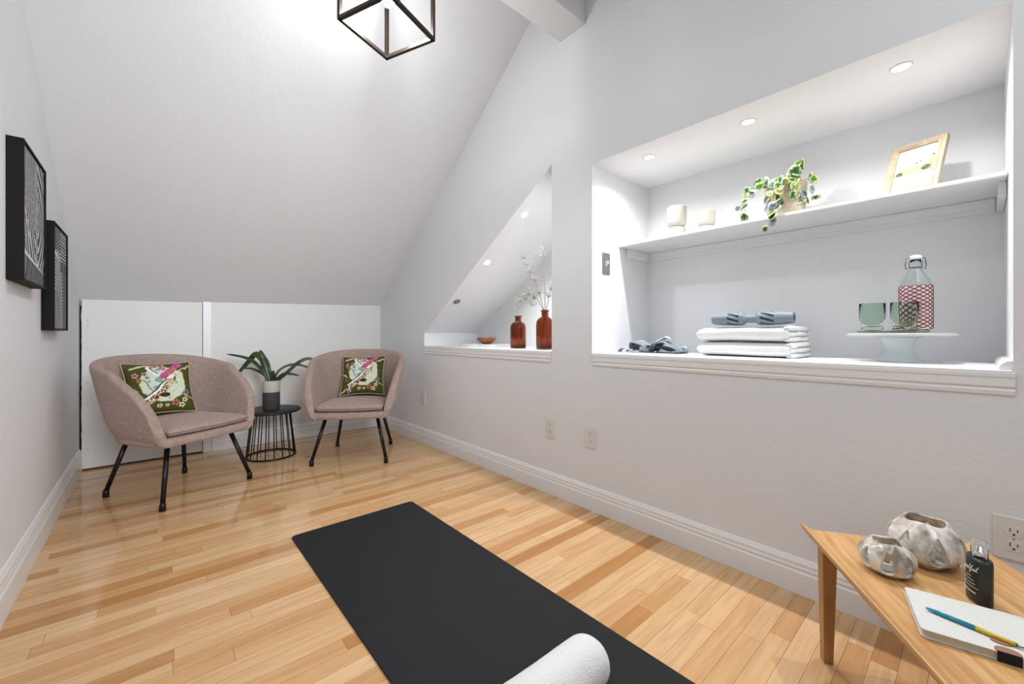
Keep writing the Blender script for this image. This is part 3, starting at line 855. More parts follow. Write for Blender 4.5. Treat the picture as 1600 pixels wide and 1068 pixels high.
# local +y = label normal, local x long axis
dk = Mat('dark_green_frosted_glass', (26, 34, 30), .35, spec=.5).bump(60, .04, .001).m
mb = MB(); mb.lathe([(0, 0), (.0285, 0), (.0305, .002), (.031, .006), (.031, .088), (.0295, .0935), (.025, .0955), (.0, .096)], 56, sy=.56); mb.build('body', dk, t)
mb = MB(); mb.lathe([(0, .095), (.0085, .095), (.0085, .108), (.0060, .109), (.0060, .120), (0, .120)], 24); mb.build('sprayer', Mat('chrome', (225, 222, 215), .12, 1).m, t)
mb = MB(); mb.lathe([(.0, .131), (.0118, .131), (.0132, .1295), (.0135, .127), (.0135, .097), (.0118, .097), (.0118, .124), (0, .124)], 32); mb.build('cap', glass('clear_acrylic', (250, 250, 250), 0, 1.12), t)
def on_bottle(x, z):   # wraps a flat label point on the elliptic front
    a_ = x/.0255; return Vector((.0313*math.sin(a_), .0313*.565*math.cos(a_)+.0, z))
ink = Mat('white_print', (222, 222, 214), .6).m
mb = MB()
# cursive word 'Mindful' as strokes; x advances to the reader's right (local -x)
strokes = [[(0, 0), (.5, 2.2), (.9, .6), (1.4, 2.2), (1.7, .1), (2.1, 0)], [(2.1, .0), (2.3, .9), (2.35, .1), (2.7, 0)], [(2.7, 0), (2.9, .9), (2.95, .1), (3.2, .9), (3.5, .7), (3.55, .1), (3.9, 0)],
           [(4.6, .8), (4.1, .8), (3.9, .3), (4.2, 0), (4.6, .4), (5.0, 2.3)], [(4.6, .4), (4.7, 0), (5.1, .2)], [(5.1, .2), (5.7, 1.9), (5.9, 2.3), (5.7, 1.2), (5.3, -1.2), (5.55, -1.1), (5.6, .1), (6.0, .2)],
           [(6.0, .2), (6.15, .9), (6.1, .1), (6.45, .0), (6.75, .9), (6.7, .1), (7.0, .1)], [(7.0, .1), (7.6, 2.0), (7.7, 2.4), (7.4, 1.2), (7.3, .1), (7.8, .15)]]
for st in strokes:
    pts = []
    for (ax, az), (bx, bz) in zip(st, st[1:]):
        for k in range(4): q = k/4; pts.append((ax+(bx-ax)*q, az+(bz-az)*q))
    pts.append(st[-1])
    mb.tube([on_bottle(-((x-4.6)*.0058+.0012*z_), .066+z_*.0052+x*.0003) for x, z_ in pts], .0007, 5)
mb.build('script_lettering', ink, t)
mb = MB()
random.seed(11)
for zz, wl, th_ in ((.054, .010, .0005), (.047, .026, .00045), (.040, .026, .00045), (.033, .038, .00045), (.022, .026, .0011)):
    x = -wl/2
    while x < wl/2:
        ln = random.uniform(.0015, .004)
        mb.tube([on_bottle(-(x+ln*k/4), zz+(random.uniform(-.0002, .0002))) for k in range(5)], th_, 5); x += ln+.0008
mb.build('small_print', ink, t)
# notebook
P0 = Vector((1.262, .108, 0)); P1 = Vector((1.106, .071, 0))      # left short edge on the table
nu_ = (P1-P0); ns = nu_.length; nu_.normalize(); nl = Vector((-nu_.y, nu_.x, 0))
if nl.y > 0: nl = -nl
t = thing('notebook', 'white hardcover notebook with an embossed cover lying on the oak table', 'notebook', (P0.x, P0.y, TZ), math.atan2(nl.y, nl.x))
sgn = 1 if (Matrix.Rotation(math.atan2(nl.y, nl.x), 3, 'Z') @ Vector((0, 1, 0))).dot(nu_) > 0 else -1
NLn, NTh = .235, .0165
def nbpoly(ix, rc=.008):
    ys = sorted((ix*sgn, (ns-ix)*sgn)); x0_, x1_ = ix, NLn-ix
    o_ = []
    for cx_, cy_, a0 in ((x1_-rc, ys[1]-rc, 0), (x0_+rc, ys[1]-rc, 90), (x0_+rc, ys[0]+rc, 180), (x1_-rc, ys[0]+rc, 270)):
        o_ += [(cx_+rc*math.cos(math.radians(a0+k*18)), cy_+rc*math.sin(math.radians(a0+k*18))) for k in range(6)]
    return o_
nb = Mat('white_embossed_cover', (206, 206, 202), .55)
vo = nb.n('ShaderNodeTexVoronoi', Scale=22); nb.l(nb.coord(), vo.inputs['Vector'])
mm = nb.n('ShaderNodeMath', operation='MULTIPLY'); mm.inputs[1].default_value = 22; nb.l(vo.outputs[0], mm.inputs[0])
m2_ = nb.n('ShaderNodeMath', operation='SINE'); nb.l(mm.outputs[0], m2_.inputs[0]); 
mm.inputs[1].default_value = 60
nb.bump(0, .35, .0006, h=m2_.outputs[0])
mb = MB(); mb.prism(nbpoly(0), NTh-.0022, NTh); mb.prism(nbpoly(0), 0, .0022)
ys = sorted((0, .003*sgn)); mb.box((.006, ys[0], .0005), (NLn-.006, ys[1], NTh-.0005))
cov = mb.build('cover', nb.m, t, bevel=.0005)
mb = MB(); mb.prism(nbpoly(.003, .006), .0022, NTh-.0022)
mb.build('pages', Mat('page_edges', (206, 196, 176), .8).bump(10, .5, .001, (1, 1, 300)).m, t)
# page clip with leather dots and black band over the front edge
t2 = thing('page_clip', 'brown leather clip with a black band gripping the notebook edge', 'clip', (0, 0, 0))
def nbw(lx, ly, z):   # notebook local (along length, along short side) to world
    return P0+nl*lx+nu_*ly+Vector((0, 0, TZ+z))
def nb_rt(p): return p
leather = Mat('brown_leather', (150, 102, 78), .6).bump(120, .3, .001).m
mb = MB()
def oval(lx, ly, a_, b_, z0, z1, clip_=None):
    pts = []
    for k in range(32):
        q = ly+b_*math.sin(k*PI/16)
        if clip_ is not None: q = min(q, clip_)
        pts.append((lx+a_*math.cos(k*PI/16), q))
    lo = [mb.vert(nbw(x, y, z0)) for x, y in pts]; hi = [mb.vert(nbw(x, y, z1)) for x, y in pts]
    mb.face(lo); mb.face(hi)
    for k in range(32): mb.face((lo[k], lo[(k+1) % 32], hi[(k+1) % 32], hi[k]))
oval(.112, ns-.035, .0145, .0088, NTh+.0002, NTh+.0018)
oval(.112, ns-.006, .0165, .012, NTh+.0002, NTh+.0018, ns+.0006)
mb.build('leather_tab', leather, t2)
mb = MB()
for a_, b_, c_, d_ in ((.0975, .1265, ns+.0004, ns+.002),):
    vs = [mb.vert(nbw(x, y, z)) for x in (a_, b_) for y in (c_, d_) for z in (.0, NTh+.002)]
    for q in ((0, 1, 3, 2), (4, 6, 7, 5), (0, 4, 5, 1), (2, 3, 7, 6), (0, 2, 6, 4), (1, 5, 7, 3)): mb.face([vs[k] for k in q])
mb.build('band', Mat('black_elastic', (14, 14, 15), .8).bump(300, .4, .001).m, t2)
# pen
pa, pb = Vector((1.187, .069, TZ+NTh+.0046)), Vector((1.168, -.045, TZ+NTh+.0046))
pd = (pb-pa).normalized()
t = thing('pen', 'pen with a teal cap end and mustard yellow barrel on the notebook', 'pen', tuple(pa), math.atan2(pd.y, pd.x))
PLn = .138
mb = MB()
def xl(pr, m_):   # lathe about local x
    base = len(m_.v); m_.lathe([(r_, x_) for x_, r_ in pr], 20)
    m_.v[base:] = [(z_, x_, y_) for x_, y_, z_ in m_.v[base:]]
xl([(0, .0), (.0005, .0018), (.006, .0030), (.02, .0040), (.068, .0042), (.068, 0)], mb); mb.build('teal_half', Mat('teal_lacquer', (24, 138, 160), .2).m, t)
mb = MB(); xl([(.0681, 0), (.0681, .0042), (.110, .0042), (.117, .0036), (.117, 0)], mb); mb.build('yellow_barrel', Mat('mustard_lacquer', (196, 172, 44), .3).m, t)
mb = MB(); xl([(.117, 0), (.117, .0032), (.128, .0018), (.138, .0006), (.138, 0)], mb); mb.build('metal_tip', Mat('pen_metal', (150, 150, 150), .25, 1).m, t)

# ------------------------------------------------------------------ small niche objects
F = NZ0
t = thing('marble_slab', 'flat white slab lying on the small niche sill under the bowl', 'tray', (1.975, 2.56, F), math.radians(12))
mb = MB(); mb.box((-.11, -.17, 0), (.11, .17, .022)); mb.build('slab', Mat('pale_stone', (214, 214, 210), .35).mottle((205, 205, 200), (228, 228, 226), 5, dist=2).m, t, bevel=.002)
o = MB().lathe([(0, 0), (.025, 0), (.05, .012), (.072, .038), (.077, .052), (.074, .052), (.066, .038), (.045, .018), (0, .010)], 48)
for k, vv in enumerate(o.v):
    if vv[2] > .03: o.v[k] = (vv[0], vv[1], vv[2]+.003*math.sin(2*math.atan2(vv[1], vv[0])))
bo = o.build('wooden_bowl', bowl_wood, loc=(1.975, 2.55, F+.0225)); tag(bo, 'small brown wooden bowl on the white slab in the small niche', 'bowl')
def apoth(loc, s, hs, label):
    t = thing('glass_bottle', label, 'bottle', loc, 0, 'amber glass bottles')
    h = .228*hs; R_ = .056*s
    outp = [(0, .002), (R_*.9, 0), (R_, .004), (R_, h*.62), (R_*.96, h*.70), (R_*.80, h*.77), (R_*.55, h*.81), (R_*.40, h*.84), (R_*.38, h*.95), (R_*.47, h*.96), (R_*.47, h)]
    inn = [(R_*.36, h), (R_*.32, h*.84), (R_*.72, h*.765), (R_*.90, h*.69), (R_*.93, h*.62), (R_*.93, .012), (0, .010)]
    m_ = MB(); m_.lathe(outp+inn, 48); m_.build('body', amber_gl, t)
    return t
apoth((1.93, 2.13, F), 1.0, 1.0, 'empty brown amber glass bottle in the small niche, left one')
apoth((1.93, 1.868, F), 1.04, 1.13, 'taller brown amber glass bottle holding dried flower sprigs at the niche edge')
random.seed(5)
stem_m = Mat('dry_stem', (150, 146, 136), .8).m; blo_m = Mat('dried_blossom', (196, 194, 184), .9).m
def octa(m_, c, r_):
    i = [m_.vert(Vector(c)+Vector(d)*r_*random.uniform(.7, 1.2)) for d in ((1, 0, 0), (-1, 0, 0), (0, 1, 0), (0, -1, 0), (0, 0, 1), (0, 0, -1))]
    for a_, b_, c_ in ((0, 2, 4), (2, 1, 4), (1, 3, 4), (3, 0, 4), (2, 0, 5), (1, 2, 5), (3, 1, 5), (0, 3, 5)): m_.face((i[a_], i[b_], i[c_]), 0, True)
def spray(label, paths, foot):
    t = thing('dried_flower_sprig', label, 'dried flowers', foot, 0, 'dried sprigs in the amber bottle')
    ms, mf = MB(), MB()
    for pts, clusters in paths:
        ms.tube(pts, [.0022]*(len(pts)-1)+[.0009], 6)
        for (c, rad_, n_) in clusters:
            c = Vector(c)
            for _ in range(int(n_*1.6)):
                d = Vector((random.gauss(0, 1), random.gauss(0, 1), random.gauss(0, 1)))*rad_*.62
                p = c+d
                ms.tube([c-Vector((0, 0, rad_*.6)), p], .0005, 4); octa(mf, p, .0036)
    ms.build('stem', stem_m, t); b_ = mf.build('blossoms', blo_m, t); b_['kind'] = 'stuff'
f0 = (1.93, 1.868, F+.014)
# local coords: z up, +y towards the far end (left in view)
spray('pale dried sprig arching left out of the taller amber bottle',
      [([(.01, -.02, 0), (0, .0, .22), (0, .03, .30), (0, .07, .40), (0, .13, .50), (.02, .20, .60)],
        [((0, .05, .37), .03, 26), ((0, .10, .46), .03, 26), ((0, .14, .52), .03, 22), ((.02, .20, .58), .028, 22), ((.02, .22, .63), .03, 14)]),
       ([(0, .01, .24), (0, .06, .31), (0, .13, .36), (0, .20, .36), (0, .27, .31)],
        [((0, .10, .34), .03, 26), ((0, .16, .37), .03, 26), ((0, .19, .34), .03, 24), ((0, .24, .325), .028, 22), ((0, .28, .30), .025, 20), ((0, .12, .30), .03, 16)])], f0)
spray('short upright dried sprig at the right of the taller amber bottle',
      [([(-.01, .03, 0), (0, .0, .22), (0, -.03, .30), (0, -.05, .38)], [((0, -.03, .34), .025, 20), ((0, -.05, .39), .028, 22)]),
       ([(0, 0, .24), (.02, .02, .4), (.02, .05, .60), (.02, .03, .66)], [((.02, .04, .63), .03, 16)])], f0)

# ------------------------------------------------------------------ large niche: bottom
# folded towels
def folded_towel(loc, rz, lx, ly, h, label, seed):
    t = thing('folded_towel', label, 'towel', loc, rz, 'folded white towels')
    random.seed(seed)
    # one thick soft body: smooth fold on the room side and at +y, layered loops at the -y end
    m_ = MB()
    def body(u, v):
        y = ly*(u-.5); e = max(0, (u-.93)/.07) if u > .5 else max(0, (.03-u)/.03)
        f_ = max(.002, (1-e**2))**.42
        a_ = 2*PI*v; c, sn = math.cos(a_), math.sin(a_)
        x = math.copysign(abs(c)**(2/3.4), c)*lx/2*(1-.05*(1-f_))
        z = math.copysign(abs(sn)**(2/2.7), sn)*h/2*f_
        z += .0035*nz3(x*8, y*8, seed*3.3)+.0025*nz3(x*3, y*4, seed)
        cr_ = -.004*math.exp(-((sn)/.16)**2)*(1 if c < 0 else 0)*(1+math.sin(y*9+seed))*.5
        return (x-cr_, y, max(.001, h/2+z))
    m_.grid(body, 60, 64, cv=True)
    for k in range(3):
        hh = h/3; z0 = hh*(k+.5)
        def loop(u, v, z0=z0, k=k):
            x = (u-.5)*lx*.97; a_ = 2*PI*v
            ed = max(0, abs(u-.5)*2-.86)/.14; f_ = math.sqrt(max(.01, 1-ed**2))
            dep = .020+.010*nz3(k*2.3+seed, x*9, 1)
            return (x, -ly/2+.004-(dep*max(0, math.cos(a_))*f_)+.02*max(0, -math.cos(a_)), max(.001, z0+math.sin(a_)*hh*.56*f_+.003*nz3(x*14, k*5, seed)))
        m_.grid(loop, 36, 20, cv=True)
    m_.build('terry_fold', terry.m, t)
    return t
tlx, tly = .27, .385
folded_towel((2.062, .685, F), 0, tlx, tly+.0, .066, 'thick folded white towel, lower of the stack in the large niche', 3)
folded_towel((2.062, .690, F+.0665), 0, tlx-.005, tly-.005, .066, 'thick folded white towel under the roller, upper of the stack', 9)
# massage roller
rm = Mat('blue_grey_foam', (118, 132, 144), .5).bump(40, .1, .001).m
rg = Mat('groove_dark', (40, 46, 54), .7).m
rz_ = F+.1385+.0295
t = thing('massage_roller', 'blue-grey grooved massage roller with a narrow waist on the towel stack', 'massage roller', (1.975, .655, rz_))
def rr(y):
    s_ = abs(y)/.16
    if s_ < .12: return .018+.0*s_
    if s_ < .24: return .018+(.0295-.018)*math.sin((s_-.12)/.12*PI/2)
    return .0295-.0065*max(0, (s_-.45)/.55)**1.3
mb = MB()
def rol(u, v):
    y = -.16+.32*u; a_ = 2*PI*v; r_ = rr(y)
    s_ = abs(y)/.16
    if .26 < s_ < .58:
        g = math.sin(a_*8+y*95)
        if g > .35: r_ -= .005
    return (r_*math.cos(a_), y, r_*math.sin(a_))
mb.grid(rol, 200, 168, cv=True)
for k_, f_ in enumerate(mb.f):
    yc = sum(mb.v[q][1] for q in f_)/4; rc_ = sum(math.hypot(mb.v[q][0], mb.v[q][2]) for q in f_)/4
    if .26 < abs(yc)/.16 < .58 and rr(yc)-rc_ > .003: mb.mi[k_] = 1
mb.build('roller_body', [rm, rg], t)
for s_ in (-1, 1):
    mb = MB(); mb.lathe([(0, 0), (.012, .0), (.0225, .001), (.0228, -.004)], 32)
    mb.v = [(x, s_*(.1602+z*0+.0002), y) for x, y, z in mb.v]
    mb.build('end_face', rm, t)
    mb = MB(); mb.lathe([(0, 0), (.011, 0)], 24); mb.v = [(x, s_*.1610, y) for x, y, z in mb.v]; mb.build('end_hole', rg, t)
# crumpled cloth with straps
cm = Mat('blue_grey_cloth', (112, 124, 136), .75).mottle((112, 126, 138), (150, 160, 168), 12).bump(200, .3, .001).m
cl = Mat('pale_grey_strap', (182, 186, 188), .75).bump(200, .3, .001).m
t = thing('cloth_mask', 'crumpled blue-grey cloth mask with pale straps on the left of the niche sill', 'mask', (2.03, 1.14, F))
def ribbon(pts, wd, par, mat, name, seed=0, th=.003):
    P = [Vector(p) for p in pts]; Q = []; n = len(P)
    for i in range(n-1):
        p0, p1, p2, p3 = P[max(i-1, 0)], P[i], P[i+1], P[min(i+2, n-1)]
        for k in range(10):
            t_ = k/10; Q.append(.5*((2*p1)+(-p0+p2)*t_+(2*p0-5*p1+4*p2-p3)*t_**2+(-p0+3*p1-3*p2+p3)*t_**3))
    Q.append(P[-1]); m_ = MB(); rows = []
    for i, q in enumerate(Q):
        rows.append([m_.vert((q.x+wd*k/2, q.y+.012*nz3(k, i*.12, seed), max(.002, q.z+.010*nz3(i*.1, k*1.2, seed+3)-.012*k*k*.5))) for k in (-1, -.66, -.33, 0, .33, .66, 1)])
    for A_, B_ in zip(rows, rows[1:]):
        for k in range(6): m_.face((A_[k], A_[k+1], B_[k+1], B_[k]), 0, True)
    m_.build(name, mat, par, solid=th, sub=1, offs=1)
ribbon([(0, .135, .012), (0, .12, .055), (0, .07, .050), (0, .035, .030), (.0, .05, .008), (0, .11, .006)], .12, t, cm, 'cloth_panel', 1)
ribbon([(0, .02, .008), (0, -.01, .045), (0, -.06, .060), (0, -.11, .042), (0, -.15, .012), (0, -.09, .006), (0, .0, .005)], .13, t, cm, 'cloth_panel', 5)
ribbon([(-.03, .03, .012), (-.03, -.01, .050), (-.02, -.05, .078), (-.02, -.085, .082), (-.02, -.10, .066)], .03, t, cl, 'strap', 8)
ribbon([(-.05, .19, .004), (-.05, .18, .022), (-.05, .15, .030), (-.05, .12, .018), (-.05, .10, .008), (-.05, .06, .004)], .04, t, cl, 'strap', 11)
ribbon([(.0, -.12, .03), (.01, -.15, .034), (0, -.175, .032)], .018, t, cl, 'strap', 13)
ribbon([(.02, .17, .004), (.02, .14, .034), (.02, .09, .046), (.02, .03, .040), (.03, -.04, .030), (.02, -.10, .012)], .10, t, cm, 'cloth_panel', 21)
ribbon([(.05, .05, .03), (.04, .10, .064), (.04, .14, .05)], .02, t, cl, 'strap', 15)
# cake stand
CX_, CY_ = 2.03, .187
t = thing('cake_stand', 'frosted pale glass cake stand at the right of the large niche', 'cake stand', (CX_, CY_, F))
mb = MB(); mb.lathe([(0, .0), (.062, .0), (.064, .004), (.058, .010), (.042, .030), (.038, .052), (.045, .078), (.062, .0925), (.0, .0925)], 48); mb.build('pedestal', frost_gl, t)
mb = MB(); mb.lathe([(0, .0926), (.142, .0926), (.147, .095), (.147, .1005), (.143, .1025), (0, .1025)], 64)
pl = Mat('white_frosted_plate', (222, 228, 226), .3); pl.set('Transmission Weight', .25); mb.build('plate', pl.bump(20, .02).m, t)
PZ2 = F+.103
# linen napkin
lm = Mat('grey_linen', (186, 182, 172), .9)
lm.mottle((168, 162, 152), (200, 196, 186), 60, detail=5).bump(400, .5, .001)
mb = MB()
for k in range(4):
    z0 = .0016+k*.0028
    def nk(u, v, k=k, z0=z0):
        x = (u-.5)*(.15-.006*k); y = (v-.5)*(.20-.010*k)-.004*k*(1 if k % 2 else -1)
        rise = .006*max(0, -y/.1)**2*(1+.6*math.sin(x*50+k))
        return (x+.004*nz3(y*15, k, 2), y, max(.001, z0+rise+.0016*nz3(x*25, y*25, k)))
    mb.grid(nk, 24, 30)
nap = mb.build('linen_napkin', lm.m, solid=.0014, loc=(CX_-.01, CY_+.020, PZ2), rot=(0, 0, math.radians(6)), offs=0)
tag(nap, 'folded grey linen napkin on the cake stand under the glasses', 'napkin')
GZ = PZ2+.0125
def tumbler(loc, label):
    m_ = MB(); h = .094
    m_.lathe([(0, .0), (.029, .0), (.0305, .002), (.0305, .028), (.0355, .036), (.037, .044), (.037, h), (.0362, h+.001), (.0345, h), (.0345, .046), (.031, .038), (.027, .030), (.026, .012), (0, .010)], 48)
    # faceted band
    for k, vv in enumerate(m_.v):
        if .03 < vv[2] < h+.002:
            a_ = math.atan2(vv[1], vv[0]); f_ = 1+.012*math.cos(16*a_); m_.v[k] = (vv[0]*f_, vv[1]*f_, vv[2])
    o = m_.build('drinking_glass', green_gl, loc=loc); tag(o, label, 'glass', 'green drinking glasses')
tumbler((1.965, .252, GZ), 'green tinted drinking glass on the cake stand, left one standing clear')
tumbler((1.963, .167, GZ), 'green tinted drinking glass on the cake stand, directly in front of the swing-top bottle')
# swing-top bottle
t = thing('swing_top_bottle', 'clear swing-top glass bottle with a red lattice pattern on the cake stand', 'bottle', (2.052, .145, GZ))
mb = MB(); Rb = .0435
mb.lathe([(0, .004), (Rb-.004, 0), (Rb, .004), (Rb, .145), (Rb*.97, .160), (Rb*.86, .176), (Rb*.66, .192), (Rb*.48, .207), (Rb*.38, .220), (Rb*.36, .235), (Rb*.42, .238), (Rb*.42, .248), (.0125, .250),
          (.0125, .215), (Rb*.60, .190), (Rb*.80, .174), (Rb*.92, .158), (Rb*.94, .145), (Rb*.94, .008), (0, .012)], 56)
mb.build('body', clear_gl, t)
red = Mat('red_printed_lattice', (110, 22, 36), .4).m
mb = MB(); nd = 12
for d in (-1, 1):
    for k in range(nd):
        pts = []
        for q in range(40):
            z = .006+.150*q/39; a_ = 2*PI*k/nd+d*(z-.006)*38
            r_ = Rb+.0004-(Rb*.02 if z > .150 else 0)
            pts.append((r_*math.cos(a_), r_*math.sin(a_), z))
        mb.tube(pts, .0017, 5, flat=1)
mb.build('lattice_print', red, t)
pk = Mat('pale_pink_label', (240, 222, 224), .5).m
mb = MB(); mb.lathe([(Rb+.0003, .006), (Rb+.0003, .146), (Rb*.985+.0003, .153)], 56); mb.build('pink_liner', pk, t)
mb = MB(); mb.lathe([(0, .250), (.016, .250), (.0175, .254), (.0165, .262), (.010, .2665), (0, .267)], 28); mb.build('stopper', Mat('white_ceramic', (238, 238, 236), .25).m, t)
mb = MB()
wa = Vector((-.55, .83, 0)).normalized()
for s_ in (-1, 1):
    mb.tube([wa*s_*.017+Vector((0, 0, .258)), wa*s_*.027+Vector((0, 0, .256)), wa*s_*.031+Vector((0, 0, .232)), wa*s_*.028+Vector((0, 0, .216)), wa*s_*.018+Vector((0, 0, .222)), wa*s_*.021+Vector((0, 0, .245))], .0014, 6)
mb.tube([(.0175*math.cos(k*PI/12), .0175*math.sin(k*PI/12), .222) for k in range(24)], .0014, 6, closed=True)
mb.build('wire_bail', Mat('grey_wire', (110, 110, 120), .3, .9).m, t)

# ------------------------------------------------------------------ shelf objects
SH = 1.4485
def vessel(loc, s, h, label, two=True):
    t = thing('ceramic_cup', label, 'cup', loc, 0, 'cream ceramic cups')
    r_ = .049*s
    m_ = MB()
    hb = h*.38
    m_.lathe([(0, 0), (r_*.88, 0), (r_*.90, .004), (r_*.88, hb*.8), (r_*.72, hb), (0, hb)], 40); m_.build('foot', ceram_w, t)
    m_ = MB()
    m_.lathe([(0, hb+.0005), (r_*.78, hb+.0005), (r_*.93, hb+.010), (r_, hb+.024), (r_, h-.003), (r_*.985, h), (r_*.93, h-.002), (r_*.92, hb+.03), (0, hb+.02)], 40); m_.build('bowl', ceram_w, t)
vessel((2.13, 1.072, SH), 1.0, .172, 'taller cream ceramic footed cup at the left end of the shelf')
vessel((2.155, .925, SH), .86, .122, 'shorter cream ceramic footed cup on the shelf beside the taller one')
# trailing plant
PPX, PPY = 2.155, .572
t = thing('trailing_plant', 'variegated trailing plant in a cream pot hanging over the shelf edge', 'potted plant', (PPX, PPY, SH))
mb = MB(); mb.lathe([(0, 0), (.064, 0), (.070, .006), (.082, .148), (.084, .152), (.080, .153), (.077, .148), (.075, .135), (0, .135)], 48)
mb.build('pot', Mat('cream_pot', (200, 190, 172), .6).mottle((186, 168, 140), (208, 198, 182), 9, dist=1).m, t)
mb = MB(); mb.lathe([(.0755, .136), (.04, .145), (0, .147)], 24); mb.build('soil', Mat('pot_soil', (60, 48, 36), .95).bump(60, .8, .004).m, t)
random.seed(21)
lv = MB(); lc = []; vn = MB()
pr_ = Vector((0, -1, 0)); 
def leaf(c, nrm, up, r_, kind):
    nrm = Vector(nrm).normalized(); up = Vector(up); up = (up-nrm*up.dot(nrm)).normalized(); sd = up.cross(nrm)
    rings = [(0, 0), (.35, .02), (.62, .03), (.8, .0), (1, -.06)]
    base = lv.vert(Vector(c)+nrm*r_*.06)
    pal = {0: ((56, 98, 36), (76, 120, 48), (178, 192, 126)), 1: ((36, 76, 40), (56, 98, 54), (188, 194, 150)), 2: ((104, 122, 134), (126, 144, 152), (184, 192, 170)), 3: ((96, 104, 40), (118, 126, 56), (184, 188, 128))}[kind]
    lc.append(rgb(*pal[0])); prev = None
    N = 14
    for q, (f_, h) in enumerate(rings[1:]):
        ring = []
        for k in range(N):
            a_ = 2*PI*k/N; rad = r_*f_*(1+.18*max(0, math.cos(a_))**4)*(1 if abs(a_-PI) > .3 else .92)
            p = Vector(c)+up*(-math.cos(a_)*rad)+sd*math.sin(a_)*rad*.88+nrm*h*r_
            ring.append(lv.vert(p)); base_c = pal[0] if q == 0 else (pal[1] if q < 2 else pal[2])
            if q == 2 and random.random() < .45: base_c = pal[1]
            if q == 1 and random.random() < .15: base_c = pal[2]
            lc.append(rgb(*base_c))
        for k in range(N):
            if prev is None: lv.face((base, ring[k], ring[(k+1) % N]), 0, True)
            else: lv.face((prev[k], ring[k], ring[(k+1) % N], prev[(k+1) % N]), 0, True)
        prev = ring
    return
# vines: start at the rim, go out and hang; local coords (x depth, -x towards room, y to the left of view +)
def vine(pts, nl_, r0=.0125):
    P = [Vector(p) for p in pts]; Q = []; n = len(P)
    for i in range(n-1):
        p0, p1, p2, p3 = P[max(i-1, 0)], P[i], P[i+1], P[min(i+2, n-1)]
        for k in range(8):
            t_ = k/8; Q.append(.5*((2*p1)+(-p0+p2)*t_+(2*p0-5*p1+4*p2-p3)*t_**2+(-p0+3*p1-3*p2+p3)*t_**3))
    Q.append(P[-1]); vn.tube(Q, .0012, 5)
    for k in range(nl_):
        q = Q[int((k+.7)/nl_*(len(Q)-1))]
        d = Vector((random.uniform(-1, -.2), random.uniform(-.7, .7), random.uniform(-.2, .6)))
        off = Vector((random.uniform(-.012, .0), random.uniform(-.016, .016), random.uniform(-.008, .012)))
        leaf(q+off, d, (random.uniform(-.3, .3), random.uniform(-.5, .5), 1), 1.35*r0*random.uniform(.8, 1.3), random.choice([0, 0, 1, 1, 2, 2, 3]))
# the shelf front edge is 0.148 in front of the pot centre
vine([(-.05, .03, .14), (-.085, .05, .165), (-.11, .09, .15), (-.12, .12, .10), (-.12, .13, .04), (-.125, .13, .012)], 9)
vine([(-.05, .04, .14), (-.07, .08, .17), (-.09, .12, .15), (-.10, .15, .10), (-.10, .155, .05), (-.10, .15, .01)], 9, .011)
vine([(-.06, .0, .14), (-.09, .0, .16), (-.125, .01, .12), (-.155, .015, .05), (-.168, .01, -.02), (-.17, .02, -.055)], 12)
vine([(-.06, -.01, .14), (-.10, -.02, .15), (-.135, .0, .09), (-.16, .0, .02), (-.17, -.005, -.03)], 9, .014)
vine([(-.05, -.03, .14), (-.09, -.05, .14), (-.105, -.06, .09), (-.10, -.07, .03)], 6, .014)
vine([(0, -.05, .14), (-.02, -.085, .16), (-.03, -.105, .12), (-.03, -.105, .06)], 5, .012)
vine([(0, 0, .14), (-.02, -.02, .19), (-.03, -.05, .215), (-.03, -.075, .225)], 7, .016)
vine([(0, .03, .14), (-.03, .06, .175), (-.05, .10, .19)], 5, .013)
vine([(-.03, -.03, .14), (-.05, -.04, .18), (-.06, -.06, .19)], 5, .017)
vine([(-.03, .01, .14), (-.06, .02, .165), (-.09, .03, .155), (-.10, .03, .11)], 6, .013)
for _ in range(14):
    a_ = random.uniform(PI*.6, PI*1.45); z = random.uniform(.05, .15)
    c = Vector((.088*math.cos(a_), .088*math.sin(a_), z)); leaf(c, (math.cos(a_), math.sin(a_), .2), (0, 0, 1), random.uniform(.015, .022), random.choice([0, 1, 2, 2, 3]))
lv.build('foliage', leaf_v, t, cols=lc, solid=.0006)
vn.build('vines', Mat('pale_vine', (150, 160, 90), .6).m, t)
# picture frame
t = thing('picture_frame', 'pale wooden picture frame with a landscape print leaning back on the shelf', 'picture frame', (2.10, .172, SH+.0095))
FW, FH, FD = .160, .236, .020
yaw = math.radians(-15)
t.rotation_euler = (0, 0, 0)
R_ = Matrix.Rotation(yaw, 4, 'Z') @ Matrix.Rotation(math.radians(25), 4, 'Y')
t.rotation_euler = R_.to_euler()
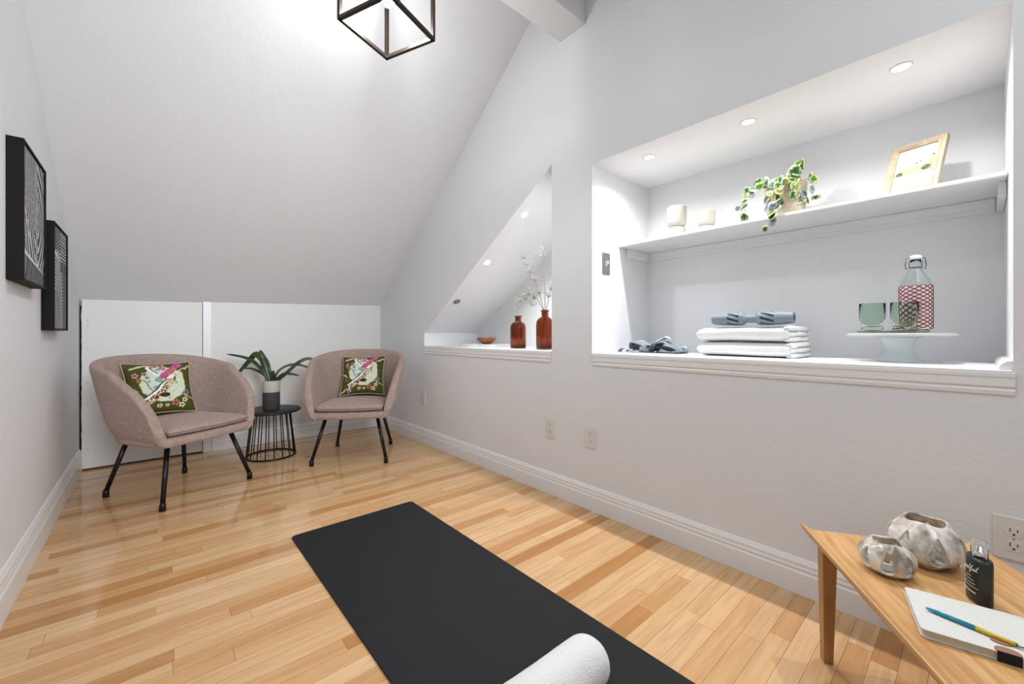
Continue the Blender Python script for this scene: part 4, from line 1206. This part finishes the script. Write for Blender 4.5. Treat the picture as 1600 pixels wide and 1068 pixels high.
# local: x = depth (front face at x=0, normal -x), y width, z height
mb = MB(); b_ = .024
for (y0, y1, z0, z1) in ((-FW/2, -FW/2+b_, 0, FH), (FW/2-b_, FW/2, 0, FH), (-FW/2+b_, FW/2-b_, 0, b_), (-FW/2+b_, FW/2-b_, FH-b_, FH)):
    mb.box((0, y0, z0), (FD, y1, z1))
fr = mb.build('frame', pine, t, bevel=.0015)
mb = MB(); c_ = .011
for st_, dp in ((.0235, .003), (.017, -.002)):
    for (y0, y1, z0, z1) in ((-FW/2+st_-.0045, -FW/2+st_, st_, FH-st_), (FW/2-st_, FW/2-st_+.0045, st_, FH-st_), (-FW/2+st_, FW/2-st_, st_-.0045, st_), (-FW/2+st_, FW/2-st_, FH-st_, FH-st_+.0045)):
        mb.box((dp, y0, z0), (dp+.004, y1, z1))
mb.build('inner_moulding', pine, fr, bevel=.0006)
nu, nv = 70, 90; mb = MB(); cols = []
for i in range(nu):
    for j in range(nv):
        u, v = 1-i/(nu-1), j/(nv-1)     # u left to right in view
        n = nz3(u*4, v*4, 2, 2); n2 = nz3(u, v, 7, 22)
        hill = .40+.30*u+.05*math.sin(u*7)
        c = (212, 205, 198)
        if v < hill: c = (176+10*n2, 168+10*n2, 138)
        if v < hill-.12-.10*math.sin(u*3): c = (160, 152, 116) if n > 0 else (182, 174, 148)
        if v < .36: c = (196+18*n2, 188+18*n2, 178+16*n2)
        for fx, fy, fr_ in ((.15, .42, .09), (.55, .60, .035), (.65, .63, .03), (.92, .72, .04), (.8, .45, .11)):
            if math.hypot((u-fx), (v-fy)*2)+.03*n2 < fr_: c = (90+30*n2, 94+30*n2, 80)
        mb.vert((.008, -FW/2+b_-.002+(FW-2*b_+.004)*i/(nu-1), b_-.002+(FH-2*b_+.004)*v)); cols.append(rgb(*[max(0, min(255, q)) for q in c]))
for i in range(nu-1):
    for j in range(nv-1): mb.face((i*nv+j, (i+1)*nv+j, (i+1)*nv+j+1, i*nv+j+1))
mb.build('landscape_print', photo_m, t, cols=cols)
mb = MB(); mb.box((.0095, -FW/2+.004, .004), (.017, FW/2-.004, FH-.004)); mb.build('backing', Mat('brown_backing', (120, 86, 58), .7).m, t)
mb = MB()
p = [(FD+.0, .13), (FD+.004, .13), (FD+.090, .036), (FD+.084, .033)]
mb.extr([(a_, z_) for a_, z_ in p], 'y', -.028, .028); mb.build('easel_strut', Mat('brown_strut', (140, 100, 68), .7).m, t)
